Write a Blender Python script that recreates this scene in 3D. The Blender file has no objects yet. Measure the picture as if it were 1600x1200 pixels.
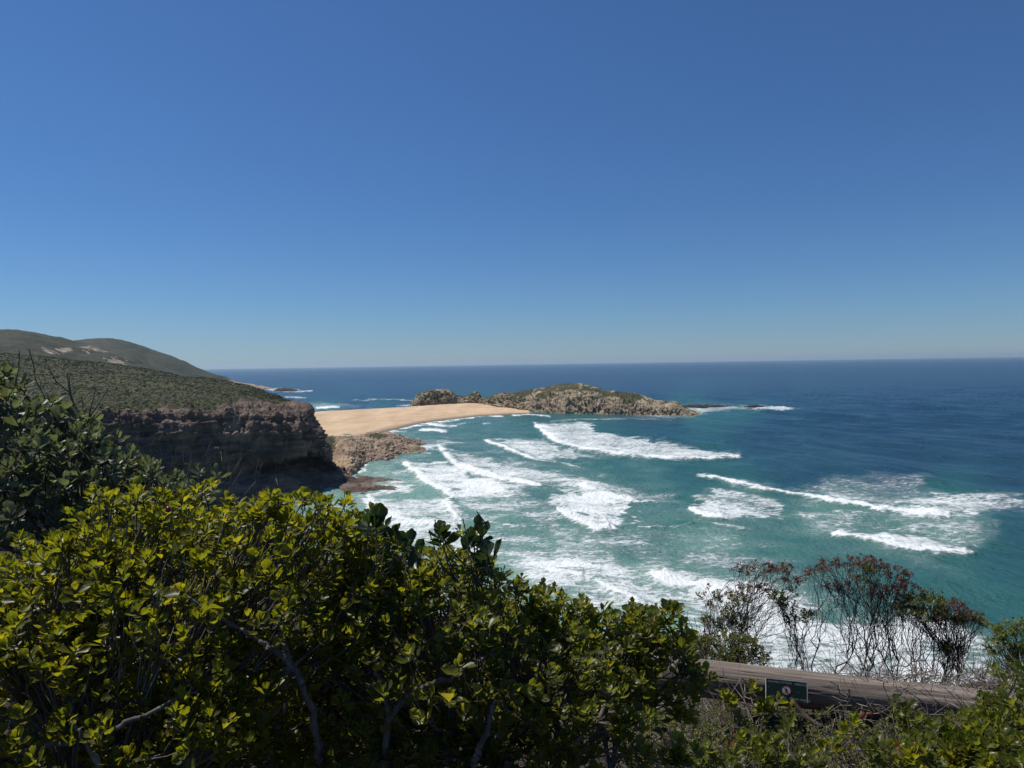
import bpy, math
import numpy as np
from mathutils import Vector, Matrix, Quaternion
R = math.radians
SC = bpy.context.scene
COL = SC.collection

# ------------------------------------------------------------------ camera
EYE = np.array([0.0, 0.0, 60.0])
FPX = 1100.0
PITCH = math.atan(32 / FPX)
ROLL = math.atan(0.015)
Fv = np.array([0, math.cos(PITCH), -math.sin(PITCH)])
R0 = np.array([1.0, 0, 0]); U0 = np.array([0, math.sin(PITCH), math.cos(PITCH)])
Rv = math.cos(ROLL) * R0 - math.sin(ROLL) * U0
Uv = math.sin(ROLL) * R0 + math.cos(ROLL) * U0
cam = bpy.data.cameras.new('camera'); camo = bpy.data.objects.new('camera', cam); COL.objects.link(camo)
cam.lens = FPX / 1600 * 36; cam.sensor_width = 36; cam.clip_start = 0.05; cam.clip_end = 120000
mw = Matrix.Identity(4)
for i in range(3):
    mw[i][0] = Rv[i]; mw[i][1] = Uv[i]; mw[i][2] = -Fv[i]; mw[i][3] = EYE[i]
camo.matrix_world = mw
SC.camera = camo

# ------------------------------------------------------------------ sky, sun, exposure
SUN_AZ, SUN_EL = R(-67), R(60)            # azimuth from +Y (view direction) towards +X
sun_dir = Vector((math.sin(SUN_AZ) * math.cos(SUN_EL), math.cos(SUN_AZ) * math.cos(SUN_EL), math.sin(SUN_EL)))
W = bpy.data.worlds.new('World'); SC.world = W; W.use_nodes = True
wn = W.node_tree.nodes; wl = W.node_tree.links
bg = wn['Background']
sky = wn.new('ShaderNodeTexSky'); sky.sky_type = 'NISHITA'; sky.sun_disc = False
sky.sun_elevation = SUN_EL; sky.sun_rotation = SUN_AZ; sky.altitude = 0
sky.air_density = 1.0; sky.dust_density = 0.0; sky.ozone_density = 6.0
# clear maritime air: deeper blue aloft, blue-grey at the horizon
tc = wn.new('ShaderNodeTexCoord'); sx = wn.new('ShaderNodeSeparateXYZ'); wl.new(tc.outputs['Generated'], sx.inputs[0])
cr_ = wn.new('ShaderNodeValToRGB'); e_ = cr_.color_ramp.elements
while len(e_) < 4: e_.new(.5)
for x_, (p_, c_) in zip(e_, [(0, (.42, .56, .81)), (.06, (.43, .59, .79)), (.2, (.41, .59, .79)), (.6, (.48, .665, .85))]):
    x_.position = p_; x_.color = (*c_, 1)
wl.new(sx.outputs[2], cr_.inputs[0])
mx_ = wn.new('ShaderNodeMix'); mx_.data_type = 'RGBA'; mx_.blend_type = 'MULTIPLY'; mx_.inputs[0].default_value = 1
wl.new(sky.outputs[0], mx_.inputs[6]); wl.new(cr_.outputs[0], mx_.inputs[7]); wl.new(mx_.outputs[2], bg.inputs[0]); bg.inputs[1].default_value = 0.10
sl = bpy.data.lights.new('sun', 'SUN'); sl.energy = 4.8; sl.angle = R(0.53); sl.color = (1, .95, .87)
so = bpy.data.objects.new('sun', sl); COL.objects.link(so)
so.rotation_euler = (-sun_dir).to_track_quat('-Z', 'Y').to_euler()
SC.view_settings.view_transform = 'Standard'; SC.view_settings.look = 'None'
SC.view_settings.exposure = 0.0; SC.view_settings.gamma = 1.0
SC.cycles.max_bounces = 8; SC.cycles.transparent_max_bounces = 8

# ------------------------------------------------------------------ helpers
def ray(u, v):
    x = (np.asarray(u, float) - 800) / FPX; y = (600 - np.asarray(v, float)) / FPX
    return x[..., None] * Rv + y[..., None] * Uv + Fv
def P(u, v, d=None, z=None):
    """point on the line of sight (u, v): at depth d along +Y, or at height z"""
    r = ray(u, v)
    if z is not None: return EYE + r * ((z - 60) / r[..., 2])[..., None]
    return EYE + r * (np.asarray(d, float) / r[..., 1])[..., None]
def Z(u, d, z):
    """point in the direction u (column), at depth d, height z"""
    k = (u - 800) / FPX
    return np.array([k * d, d, z], float)
def proj(p):
    q = p - EYE
    a = q @ Rv; b = q @ Uv; c = q @ Fv
    return 800 + FPX * a / c, 600 - FPX * b / c

_rs = np.random.RandomState(11)
_perm = np.concatenate([_rs.permutation(256)] * 3)
_g = _rs.normal(size=(256, 3)); _g /= np.linalg.norm(_g, axis=1)[:, None]
def perlin(p):
    p = np.asarray(p, float); out = np.empty(p.shape[0])
    for s in range(0, len(p), 400000):
        q = p[s:s + 400000]
        i = np.floor(q).astype(int); f = q - i; i &= 255
        w = f * f * f * (f * (f * 6 - 15) + 10)
        r = 0
        for dx in (0, 1):
            wx = w[:, 0] if dx else 1 - w[:, 0]
            a = _perm[i[:, 0] + dx]
            for dy in (0, 1):
                wy = w[:, 1] if dy else 1 - w[:, 1]
                b = _perm[a + i[:, 1] + dy]
                for dz in (0, 1):
                    wz = w[:, 2] if dz else 1 - w[:, 2]
                    g = _g[_perm[b + i[:, 2] + dz]]
                    r = r + wx * wy * wz * (g[:, 0] * (f[:, 0] - dx) + g[:, 1] * (f[:, 1] - dy) + g[:, 2] * (f[:, 2] - dz))
        out[s:s + 400000] = r * 1.5
    return out
def fbm(p, o=4, gain=.5, lac=2.03):
    a = 1; t = 0; r = 0
    for k in range(o):
        r = r + a * perlin(p * lac ** k + 17.3 * k); t += a; a *= gain
    return r / t
def ridged(p, o=4):
    a = 1; t = 0; r = 0
    for k in range(o):
        r = r + a * (1 - 2.2 * np.abs(perlin(p * 2.1 ** k + 9.7 * k))); t += a; a *= .55
    return r / t
def sst(a, b, x):
    t = np.clip((x - a) / (b - a), 0, 1); return t * t * (3 - 2 * t)

def tag(o, label=None, cat=None, group=None, kind=None):
    if label: o['label'] = label
    if cat: o['category'] = cat
    if group: o['group'] = group
    if kind: o['kind'] = kind
    return o
def empty(name, loc, label, cat, group=None):
    o = bpy.data.objects.new(name, None); COL.objects.link(o); o.location = Vector(loc)
    o.empty_display_size = .1
    return tag(o, label, cat, group)
def mk(name, V, Fc, mat, parent=None, smooth=True, attrs=None, nside=4):
    """mesh object from numpy arrays; V in world space; the object's origin is its parent's (or the mean of V)"""
    V = np.asarray(V, float)
    org = np.array(parent.location) if parent is not None and parent.type == 'EMPTY' else None
    if org is None:
        org = np.array([V[:, 0].mean(), V[:, 1].mean(), V[:, 2].min()])
    m = bpy.data.meshes.new(name)
    Fc = np.asarray(Fc, np.int32); n = len(Fc); k = Fc.shape[1]
    m.vertices.add(len(V)); m.vertices.foreach_set('co', (V - org).astype(np.float32).ravel())
    m.loops.add(n * k); m.loops.foreach_set('vertex_index', Fc.ravel())
    m.polygons.add(n); m.polygons.foreach_set('loop_start', np.arange(0, n * k, k, dtype=np.int32))
    m.polygons.foreach_set('loop_total', np.full(n, k, np.int32))
    m.polygons.foreach_set('use_smooth', np.full(n, smooth, bool))
    m.update(calc_edges=True)
    for an, av in (attrs or {}).items():
        if av.ndim == 1:
            a = m.attributes.new(an, 'FLOAT', 'POINT'); a.data.foreach_set('value', av.astype(np.float32))
        else:
            a = m.attributes.new(an, 'FLOAT_COLOR', 'POINT')
            c = np.ones((len(av), 4), np.float32); c[:, :3] = av; a.data.foreach_set('color', c.ravel())
    m.materials.append(mat)
    o = bpy.data.objects.new(name, m); COL.objects.link(o)
    if parent is not None and parent.type == 'EMPTY': o.parent = parent
    elif parent is not None:
        o.parent = parent; o.location = Vector(org) - parent.matrix_world.translation if False else Vector(org) - Vector(parent['org'])
    else: o.location = Vector(org)
    o_org = org
    return o
def gridfaces(nu, nv):
    a = (np.arange(nu - 1)[:, None] * nv + np.arange(nv - 1)[None, :]).ravel()
    return np.stack([a, a + nv, a + nv + 1, a + 1], 1)

def catmull(Kp, t):
    """Kp: n x ... ; t in [0, n-1]"""
    n = len(Kp); i = np.clip(np.floor(t).astype(int), 0, n - 2); f = (t - i)
    sh = (len(t),) + (1,) * (Kp.ndim - 1); f = f.reshape(sh)
    p0 = Kp[np.maximum(i - 1, 0)]; p1 = Kp[i]; p2 = Kp[i + 1]; p3 = Kp[np.minimum(i + 2, n - 1)]
    m1 = (p2 - p0) * .35; m2 = (p3 - p1) * .35
    f2 = f * f; f3 = f2 * f
    return (2 * f3 - 3 * f2 + 1) * p1 + (f3 - 2 * f2 + f) * m1 + (-2 * f3 + 3 * f2) * p2 + (f3 - f2) * m2
def spread(lens, n, mn):
    """n parameters over len(lens) spans, denser where spans are long"""
    w = np.maximum(np.asarray(lens), mn); c = np.concatenate([[0], np.cumsum(w)])
    return np.interp(np.linspace(0, c[-1], n), c, np.arange(len(c)))
def loft(keys, nu, nv):
    K = np.array(keys, float)                     # stations x rows x 3
    pu, pv = proj(K.reshape(-1, 3)); S = np.stack([pu, pv], 1).reshape(K.shape[0], K.shape[1], 2)
    du = np.linalg.norm(np.diff(K, axis=0), axis=2) / K[:-1, :, 1] * 1000
    dv = np.linalg.norm(np.diff(K, axis=1), axis=2) / K[:, :-1, 1] * 1000
    tu = spread(du.mean(1), nu, 4); tv = spread(dv.mean(0), nv, 4)
    A = catmull(K, tu)                            # nu x rows x 3
    B = catmull(A.transpose(1, 0, 2), tv).transpose(1, 0, 2)
    return B, tu, tv
def normals(B):
    a = np.gradient(B, axis=0); b = np.gradient(B, axis=1)
    n = np.cross(a, b); l = np.linalg.norm(n, axis=2, keepdims=True)
    n = n / np.maximum(l, 1e-9)
    return n
def rock_disp(p, amp, sc, strata=(0, 0, 1), sf=.5, sa=.5, seed=0.):
    """rugged, bedded displacement along the normal"""
    q = p / sc + seed
    bl = ridged(q, 5)
    w = p @ np.array(strata, float) + 2.0 * fbm(p / (sc * 3) + seed, 2)
    st = perlin(np.stack([p[:, 0] * .02, p[:, 1] * .02, w * sf], 1)) + .5 * perlin(np.stack([p[:, 0] * .05, p[:, 1] * .05, w * sf * 2.7 + 5], 1))
    return amp * ((bl - .4) * .8 + sa * st)

# ------------------------------------------------------------------ materials
def mat(name):
    m = bpy.data.materials.new(name); m.use_nodes = True
    nt = m.node_tree; return m, nt.nodes, nt.links, nt.nodes['Principled BSDF']
def nd(n, t, **k):
    x = n.new(t)
    for a, b in k.items(): setattr(x, a, b)
    return x
def ramp(n, l, src, stops, interp='LINEAR'):
    r = n.new('ShaderNodeValToRGB'); r.color_ramp.interpolation = interp
    e = r.color_ramp.elements
    while len(e) < len(stops): e.new(.5)
    for x, (p, c) in zip(e, stops):
        x.position = p; x.color = (*c, 1) if len(c) == 3 else c
    l.new(src, r.inputs[0]); return r.outputs[0]
def mixc(n, l, f, a, b, bt='MIX'):
    x = n.new('ShaderNodeMix'); x.data_type = 'RGBA'; x.blend_type = bt
    for s, v in ((x.inputs[0], f), (x.inputs[6], a), (x.inputs[7], b)):
        if isinstance(v, (int, float)): s.default_value = v
        elif isinstance(v, tuple): s.default_value = (*v, 1)
        else: l.new(v, s)
    return x.outputs[2]
def mth(n, l, op, a, b=None, c=None, clamp=False):
    x = n.new('ShaderNodeMath'); x.operation = op; x.use_clamp = clamp
    for s, v in zip(x.inputs, (a, b, c)):
        if v is None: continue
        if isinstance(v, (int, float)): s.default_value = v
        else: l.new(v, s)
    return x.outputs[0]
def pos(n, l, scale=(1, 1, 1), rot=(0, 0, 0)):
    g = n.new('ShaderNodeNewGeometry'); mp = n.new('ShaderNodeMapping')
    mp.inputs['Scale'].default_value = scale; mp.inputs['Rotation'].default_value = rot
    l.new(g.outputs['Position'], mp.inputs[0]); return mp.outputs[0]
def noise(n, l, vec, sc, det=4, rough=.55, dist=0):
    x = n.new('ShaderNodeTexNoise'); x.inputs['Scale'].default_value = sc
    x.inputs['Detail'].default_value = det; x.inputs['Roughness'].default_value = rough; x.inputs['Distortion'].default_value = dist
    l.new(vec, x.inputs['Vector']); return x.outputs[0]
def attr(n, name):
    x = n.new('ShaderNodeAttribute'); x.attribute_name = name; return x
def bump(n, l, h, strength, dist, bsdf):
    b = n.new('ShaderNodeBump'); b.inputs['Strength'].default_value = strength; b.inputs['Distance'].default_value = dist
    l.new(h, b.inputs['Height']); l.new(b.outputs[0], bsdf.inputs['Normal']); return b

def rock_material(name, c_dark, c_mid, c_light, veg=((.036, .042, .022), (.085, .090, .048)), strata=(.15, .15, 1.4), rot=(0, 0, 0), sand=None):
    m, n, l, b = mat(name)
    p = pos(n, l); ps = pos(n, l, strata, rot)
    n1 = noise(n, l, p, .09, 6, .6); n2 = noise(n, l, ps, .45, 5, .6); n3 = noise(n, l, p, .8, 5, .65)
    c = ramp(n, l, n2, [(.3, c_dark), (.5, c_mid), (.68, c_light)])
    c2 = ramp(n, l, n1, [(.35, c_dark), (.52, c_mid), (.66, c_light)])
    c = mixc(n, l, .5, c, c2)
    crack = ramp(n, l, n3, [(.32, (.35, .33, .32)), (.46, (1, 1, 1))])
    c = mixc(n, l, .6, c, mixc(n, l, 1.0, c, crack, 'MULTIPLY'))
    if sand:
        a = attr(n, 'sand'); c = mixc(n, l, a.outputs['Fac'], c, sand)
    vg = ramp(n, l, noise(n, l, p, .35, 5, .7), [(.35, veg[0]), (.62, veg[1])])
    vg2 = ramp(n, l, noise(n, l, p, .03, 3), [(.35, (.75, .8, .8)), (.65, (1.25, 1.15, 1.0))])
    vg = mixc(n, l, 1.0, vg, vg2, 'MULTIPLY')
    va = attr(n, 'veg')
    vf = mth(n, l, 'ADD', va.outputs['Fac'], mth(n, l, 'MULTIPLY_ADD', noise(n, l, p, .22, 6, .7), 1.6, -.8))
    vf = ramp(n, l, vf, [(.42, (0, 0, 0)), (.54, (1, 1, 1))])
    c = mixc(n, l, vf, c, vg)
    l.new(c, b.inputs['Base Color']); b.inputs['Roughness'].default_value = .9
    b.inputs['Specular IOR Level'].default_value = .2
    h = mth(n, l, 'ADD', n3, n2)
    bump(n, l, h, .9, 1.2, b)
    return m

M = {}
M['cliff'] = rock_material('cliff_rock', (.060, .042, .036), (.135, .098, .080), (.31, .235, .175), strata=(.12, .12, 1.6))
M['island'] = rock_material('island_rock', (.10, .080, .058), (.30, .24, .17), (.56, .46, .33), strata=(.5, .25, 1.2), rot=(0, R(25), 0))
M['hill'] = rock_material('far_hill', (.16, .13, .10), (.30, .25, .19), (.50, .42, .31), veg=((.026, .032, .022), (.060, .064, .044)))
M['outcrop'] = rock_material('outcrop_rock', (.11, .080, .060), (.32, .24, .17), (.54, .42, .30), strata=(.5, .5, .9), sand=(.46, .33, .22))
M['wetrock'] = rock_material('wet_rock', (.012, .010, .010), (.04, .032, .028), (.11, .085, .07))

m, n, l, b = mat('beach_sand'); M['sand'] = m
p = pos(n, l); ps = pos(n, l, (1, .25, 1), (0, 0, R(-30)))
c = ramp(n, l, noise(n, l, ps, .05, 6, .6), [(.3, (.43, .295, .165)), (.5, (.54, .38, .225)), (.7, (.64, .465, .285))])
c = mixc(n, l, ramp(n, l, noise(n, l, pos(n, l, (.15, 1, 1), (0, 0, R(-20))), .12, 6, .75), [(.52, (0, 0, 0)), (.66, (1, 1, 1))]), c, (.36, .25, .155))
tr_ = n.new('ShaderNodeTexVoronoi'); tr_.inputs['Scale'].default_value = .28; l.new(pos(n, l), tr_.inputs['Vector'])
spk = mth(n, l, 'MULTIPLY', mth(n, l, 'LESS_THAN', tr_.outputs['Distance'], .16), ramp(n, l, noise(n, l, p, .03, 5, .7), [(.5, (0, 0, 0)), (.58, (1, 1, 1))]))
c = mixc(n, l, mth(n, l, 'MULTIPLY', spk, .55), c, (.20, .15, .10))
c = mixc(n, l, attr(n, 'wet').outputs['Fac'], c, (.15, .115, .085))
l.new(c, b.inputs['Base Color']); b.inputs['Roughness'].default_value = .85
bump(n, l, noise(n, l, p, .6, 4), .5, .6, b)

m, n, l, b = mat('soil'); M['soil'] = m
p = pos(n, l)
c = ramp(n, l, noise(n, l, p, 2.2, 8, .7), [(.3, (.014, .010, .007)), (.5, (.035, .025, .018)), (.7, (.085, .06, .042))])
l.new(c, b.inputs['Base Color']); b.inputs['Roughness'].default_value = .95
bump(n, l, noise(n, l, p, 9, 8, .7), .9, .05, b)

# ------------------------------------------------------------------ the sea
def seg_dist(u, v, pts):
    """distance to a polyline, parameter along it (0..1) and signed side (+ = behind the front, i.e. up/right in the photo)"""
    best = np.full(u.shape, 1e9); par = np.zeros(u.shape); side = np.zeros(u.shape)
    n_ = len(pts) - 1
    for k in range(n_):
        ax, ay = pts[k]; bx, by = pts[k + 1]
        dx, dy = bx - ax, by - ay; L2 = dx * dx + dy * dy
        t = np.clip(((u - ax) * dx + (v - ay) * dy) / L2, 0, 1)
        ex = u - ax - t * dx; ey = v - ay - t * dy; d = np.hypot(ex, ey)
        q = d < best
        best = np.where(q, d, best); par = np.where(q, (k + t) / n_, par)
        side = np.where(q, np.sign(dx * (v - ay) - dy * (u - ax)) * -1, side)
    return best, par, side
def poly_sd(u, v, pts):
    """signed distance, positive inside"""
    ins = np.zeros(u.shape, bool); best = np.full(u.shape, 1e9); n_ = len(pts)
    for k in range(n_):
        ax, ay = pts[k]; bx, by = pts[(k + 1) % n_]
        dx, dy = bx - ax, by - ay
        t = np.clip(((u - ax) * dx + (v - ay) * dy) / (dx * dx + dy * dy + 1e-9), 0, 1)
        best = np.minimum(best, np.hypot(u - ax - t * dx, v - ay - t * dy))
        c_ = ((ay > v) != (by > v)) & (u < (bx - ax) * (v - ay) / (by - ay + 1e-12) + ax)
        ins ^= c_
    return np.where(ins, best, -best)

# breakers: crest polyline (photo columns/rows laid on the water plane), crest width px, height m, strength
FRONTS = [
 ([(836,666),(852,681),(875,693),(905,703),(960,713),(1030,718),(1100,719),(1155,714)], 4.5, 1.5, 1.0),
 ([(757,689),(780,700),(812,713),(838,719)], 3.0, 1.1, .9),
 ([(838,719),(880,725),(905,731)], 1.6, .9, .55),
 ([(686,702),(700,717),(715,731),(745,741),(785,752),(840,762)], 6, .8, .9),
 ([(631,727),(650,741),(668,758),(690,769),(706,777)], 4.5, .9, .95),
 ([(706,777),(697,790),(702,802),(715,812)], 4, .7, .9),
 ([(576,779),(587,794),(600,806),(640,818),(690,826)], 5.5, .6, .75),
 ([(870,797),(885,811),(912,824),(935,831),(956,828)], 7, 1.1, 1.0),
 ([(906,762),(930,771),(960,779),(992,785)], 6, .9, .9),
 ([(1078,799),(1090,808),(1110,813),(1135,814)], 5, 1.0, 1.0),
 ([(1092,747),(1140,756),(1190,767),(1240,775),(1300,786),(1370,796),(1430,803),(1482,806)], 4.2, 1.5, 1.0),
 ([(1302,840),(1340,846),(1380,855),(1430,864),(1490,869),(1520,867)], 5, 1.1, .95),
 ([(895,790),(860,791)], 3, .4, .6),
 ([(858,893),(880,900),(910,905)], 6, .7, .7),
 ([(925,912),(960,930),(985,940),(1012,955)], 5, .7, .75),
 ([(1025,905),(1050,918),(1100,928),(1160,940),(1240,952)], 9, .9, .85),
 ([(1400,950),(1470,985),(1520,1010),(1560,1022)], 9, .7, .6),
 ([(1420,1020),(1500,1045),(1560,1060)], 9, .5, .7),
 ([(657,673),(675,675),(697,676)], 2.6, .6, .9), ([(671,664),(690,666),(712,667)], 2.4, .6, .85),
 ([(700,668),(727,662)], 1.3, .3, .5), ([(755,664),(766,662)], 1.5, .3, .6),
 ([(727,651),(760,649.5),(785,651)], 1.6, .3, .8), ([(800,649),(830,648),(860,651)], 1.5, .3, .8),
 ([(930,656),(965,654),(1000,655)], 1.5, .3, .35), ([(860,660),(900,656.5),(960,655.5),(978,656)], 1.4, .3, .6),
 ([(1000,655.5),(1030,656),(1050,657)], 1.0, .2, .5),
 ([(760,818),(800,822)], 1.6, .3, .5), ([(800,803),(830,808)], 2, .3, .35),
 ([(580,796),(572,781)], 4, .3, .7),
 ([(1000,826),(1060,823),(1100,820),(1170,828)], 1.6, .3, .5),
 ([(990,786),(1020,783),(1030,785)], 2, .3, .6),
 ([(550,626),(600,624),(650,627)], .9, .2, .6), ([(494,638),(530,636)], 2, .3, .95), ([(500,632),(545,632)], 1.2, .3, .5),
 ([(445,621),(478,622.5)], 1.4, .3, .8), ([(400,604),(425,609),(440,608)], 1.6, .2, .9), ([(462,613),(488,611)], 1.0, .2, .9),
 ([(620,635),(645,634)], 1.2, .2, .7),
]
# foam sheets: polygon, density 0..1, edge softness px
SHEETS = [
 ([(836,664),(880,661),(925,660),(932,672),(985,680),(1050,690),(1105,703),(1160,711),(1130,719),(1020,719),(940,712),(880,695),(850,682)], .80, 3),
 ([(755,688),(800,685),(845,684),(875,696),(930,711),(960,716),(900,717),(840,720),(800,708)], .62, 4),
 ([(690,702),(760,712),(850,735),(900,745),(960,760),(1000,778),(960,782),(900,768),(820,760),(745,742),(705,722)], .62, 8),
 ([(760,700),(700,690),(720,685),(860,730),(800,740)], .42, 10),
 ([(631,726),(700,722),(740,742),(800,757),(830,775),(780,782),(715,778),(670,758),(645,740)], .66, 6),
 ([(576,780),(680,778),(720,785),(715,830),(640,835),(590,815)], .50, 8),
 ([(850,780),(905,762),(990,785),(985,808),(960,830),(930,828),(880,808)], .66, 5),
 ([(895,748),(935,748),(1060,775),(1075,790),(1000,785),(930,770)], .45, 7),
 ([(1078,797),(1090,775),(1130,765),(1180,772),(1220,785),(1210,812),(1140,817),(1100,812)], .64, 6),
 ([(1185,768),(1240,762),(1300,741),(1400,740),(1460,746),(1440,760),(1480,770),(1460,800),(1390,796),(1290,782)], .46, 7),
 ([(1380,775),(1450,768),(1520,770),(1600,778),(1680,785),(1680,800),(1600,800),(1530,805),(1480,806),(1400,795)], .66, 5),
 ([(1085,745),(1180,752),(1250,762),(1250,775),(1160,763)], .40, 5),
 ([(1302,838),(1370,833),(1430,838),(1480,852),(1520,866),(1440,866),(1360,851)], .62, 5),
 ([(1240,800),(1420,812),(1560,800),(1560,850),(1500,870),(1400,830),(1260,830)], .36, 14),
 ([(1440,812),(1480,806),(1540,820),(1510,824)], .45, 4),
 ([(780,850),(880,840),(960,862),(1000,900),(1100,910),(1120,960),(1000,985),(900,960),(800,905)], .46, 22),
 ([(1020,896),(1130,905),(1260,940),(1330,985),(1300,1060),(1100,1040),(1040,960)], .52, 16),
 ([(1330,960),(1440,945),(1540,1000),(1620,1050),(1600,1120),(1100,1120),(1100,1040),(1290,1010)], .55, 18),
 ([(1100,860),(1210,868),(1240,880),(1180,900),(1050,885)], .33, 12),
 ([(1390,870),(1450,868),(1480,882),(1420,895)], .30, 10),
 ([(860,700),(620,700),(580,690),(700,680)], .22, 12),
 ([(600,815),(760,830),(800,870),(700,870),(600,850)], .44, 12),
 ([(1035,905),(1000,870),(860,850),(800,790),(860,770),(900,830),(1050,850)], .30, 14),
 ([(640,700),(680,690),(690,700),(665,712)], .52, 5), ([(655,693),(700,683),(730,690),(690,697)], .50, 4),
 ([(548,728),(570,718),(590,716),(572,730),(562,742),(545,745)], .70, 3),
 ([(575,757),(640,757),(650,764),(640,770),(590,772)], .50, 4),
 ([(735,760),(820,765),(880,800),(800,810),(720,800)], .28, 12),
 # round the island's point and the reef
 ([(1050,634),(1100,632),(1150,634),(1200,634),(1255,638),(1230,642),(1160,641),(1110,645),(1085,652),(1020,652),(1000,648)], .62, 2.5),
 ([(1180,635),(1220,635),(1257,638.5),(1225,641.5),(1180,640)], .85, 1.2),
 ([(970,650),(1000,648),(1070,650),(1100,650),(1050,655),(1000,653)], .50, 2),
 ([(385,604),(430,606),(470,608),(470,614),(430,613)], .7, 2), ([(480,628),(545,631),(600,636),(520,640),(480,641)], .40, 3),
 # swash along the beach
 ([(566,684),(600,673),(650,661),(700,653.5),(740,650),(740,654),(700,658),(655,666),(610,676),(585,683)], .92, 1.2),
]
TINT = np.array([(400,576,0),(700,574,0),(1000,572,0),(1300,568,0),(1600,566,0),(600,590,0),(900,592,0),(1200,600,0),(1600,600,0),(500,605,0),(620,612,.02),(1150,620,.02),(1400,620,0),(470,615,.08),(860,590,0),(1000,600,0),(1600,680,.02),(1400,680,.02),(1300,650,.02),(400,590,0),(800,580,0),(1500,575,0),(1500,650,.02),(1200,680,.04),(1050,668,.15),(900,653,.35),(760,658,.45),
 (700,670,.45),(620,690,.55),(800,700,.45),(1000,735,.4),(1100,740,.3),(1250,730,.1),(1400,720,.04),(1600,745,.06),(1600,800,.2),
 (1450,815,.55),(1300,800,.55),(1150,780,.45),(950,770,.5),(850,750,.5),(740,800,.65),(640,780,.75),(590,800,.8),(560,745,.75),
 (900,860,.6),(1000,850,.5),(1100,850,.6),(1200,860,.48),(1300,890,.42),(1450,900,.36),(1600,900,.26),(1550,950,.32),(1600,850,.2),
 (1000,920,.75),(1200,950,.62),(1450,1000,.6),(800,900,.75),(1480,825,.6),(1100,1000,.75),(500,640,.4),(600,635,.25),(560,625,.1),(1150,640,.3),(1250,645,.08),(1080,650,.35)], float)

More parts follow.
